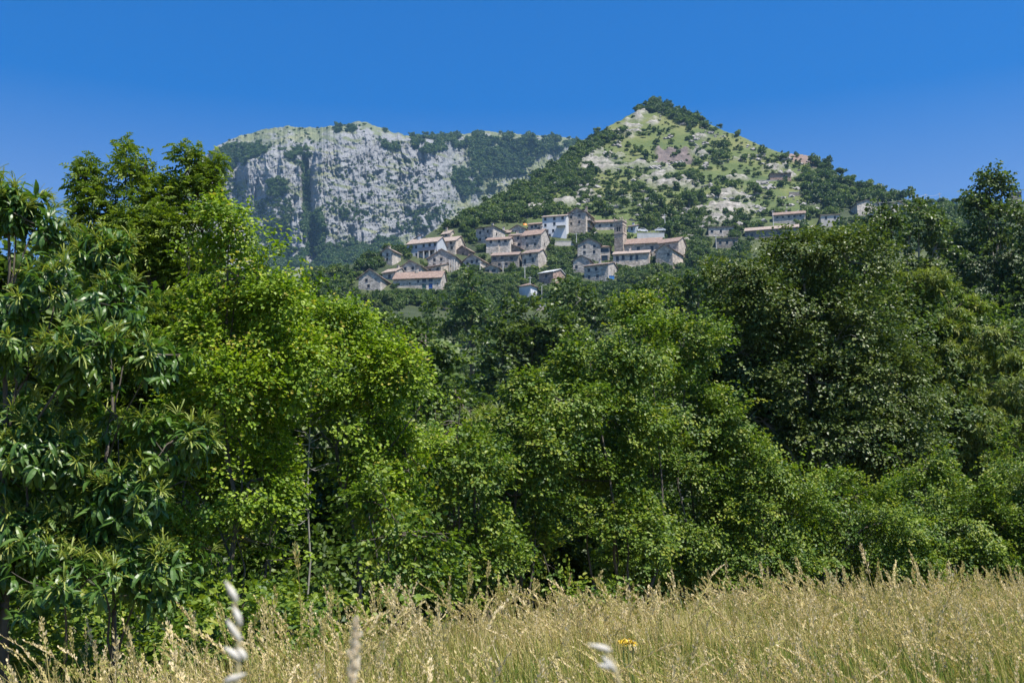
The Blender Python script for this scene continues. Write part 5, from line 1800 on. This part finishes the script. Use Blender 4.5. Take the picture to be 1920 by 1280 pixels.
M_STRAW = plain("straw_stalk", (.50, .42, .22), .7)


def oat(label, Y, foot, stem_px, spikes, seed):
    r = np.random.default_rng(seed)
    pts = [np.array([PT(foot, 1280, Y)[0], Y, 0.0])] + [PT(a, b2, Y) for a, b2 in stem_px]
    base = pts[0]
    root = link("wild_oat", None, None, base, label, "grass stalk")
    pa = np.array(pts)
    v, q = tube(pa - base, np.linspace(.0017, .0009, len(pa)), 5)
    link("stem", mesh("stem", v, q, [M_STRAW]), root)
    for (x0, y0, x1, y1, wpx) in spikes:
        a, b2 = PT(x0, y0, Y), PT(x1, y1, Y)
        t = np.linspace(0, 1, 7)[:, None]
        p = a + (b2 - a) * t
        near = pa[np.argmin(((pa - a) ** 2).sum(1))]
        pv_, pq_ = tube(np.array([near, (near + a) / 2 + UP * .004, a]) - base, [.0006, .0005, .0005], 4)
        link("pedicel", mesh("pedicel", pv_, pq_, [M_STRAW]), root)
        wr = wpx * Y / FPX / 2 * np.array([.25, .75, 1, .95, .75, .45, .08])
        v1, q1 = tube(p, wr, 8)
        link("spikelet", mesh("spikelet", v1 - base, q1, [M_OAT], {"tint": r.uniform(0, 1, len(q1))}, True), root)


oat("blurred pale oat stalk with four hanging husks nearest the lens, left", .78, 445, [(446, 1290), (447, 1200), (440, 1130), (428, 1092)],
    [(445, 1128, 422, 1088, 13), (452, 1172, 436, 1132, 13), (452, 1202, 424, 1160, 13), (455, 1238, 420, 1212, 15), (462, 1236, 442, 1210, 13), (420, 1278, 462, 1262, 14)], 1)
oat("blurred pale oat stalk with three husks nearest the lens, right of the middle", .80, 1160, [(1165, 1290), (1150, 1240), (1130, 1215), (1100, 1208)],
    [(1146, 1219, 1102, 1207, 12), (1156, 1260, 1128, 1228, 12), (1150, 1252, 1120, 1245, 11)], 2)
# the blurred plume
M_PLUME = leaf_mat("plume_husk", [(0, (.78, .68, .50)), (1, (.88, .80, .66))], .45, tcol=(1.05, 1, .85), rough=.6)
Y = 1.05
base = np.array([PT(660, 1280, Y)[0], Y, 0])
root = link("grass_plume", None, None, base, "blurred upright grass plume close to the lens, left of the middle", "grass stalk")
pa = np.array([base, PT(659, 1285, Y), PT(664, 1200, Y), PT(670, 1163, Y)])
v, q = tube(pa - base, [.0014, .0012, .0009, .0005], 5)
link("stem", mesh("stem", v, q, [M_STRAW]), root)
m = 260
t = r.uniform(0, 1, m)
cx = np.interp(t, [0, .5, 1], [658, 664, 669])
pp = PT(cx, 1300 - t * 135, Y) + rand_dir(m, r) * ((.0048 * np.sin(math.pi * np.clip(t * .9 + .12, 0, 1)))[:, None])
v, q = instance(DIAMOND_T * np.array([1, .6, 1]), DIAMOND_Q, frames(rand_dir(m, r) * .4 + UP, rand_dir(m, r)), pp - base, r.uniform(.005, .009, m))
link("seed_head", mesh("seed_head", v, q, [M_PLUME], {"tint": r.uniform(0, 1, m)}), root)

# ------------------------------------------------------------------ haze
HAZE = 0.00010
m_hz = bpy.data.materials.new("haze_air")
m_hz.use_nodes = True
nt = m_hz.node_tree
nt.nodes.clear()
out = nt.nodes.new("ShaderNodeOutputMaterial")
pv = nt.nodes.new("ShaderNodeVolumePrincipled")
pv.inputs["Color"].default_value = (.38, .68, 1.0, 1)
pv.inputs["Density"].default_value = HAZE
pv.inputs["Density Attribute"].default_value = ""
pv.inputs["Anisotropy"].default_value = 0.2
nt.links.new(pv.outputs[0], out.inputs["Volume"])
m_hz.cycles.homogeneous_volume = True
g = Geo()
g.box((-2700, -70, -14), (2700, 2600, 560))
if HAZE > 0:
    link("haze", g.build("haze", [m_hz]), kind="stuff")
print("objects", len(bpy.data.objects), "polys", sum(len(o.data.polygons) for o in bpy.data.objects if o.type == 'MESH'))
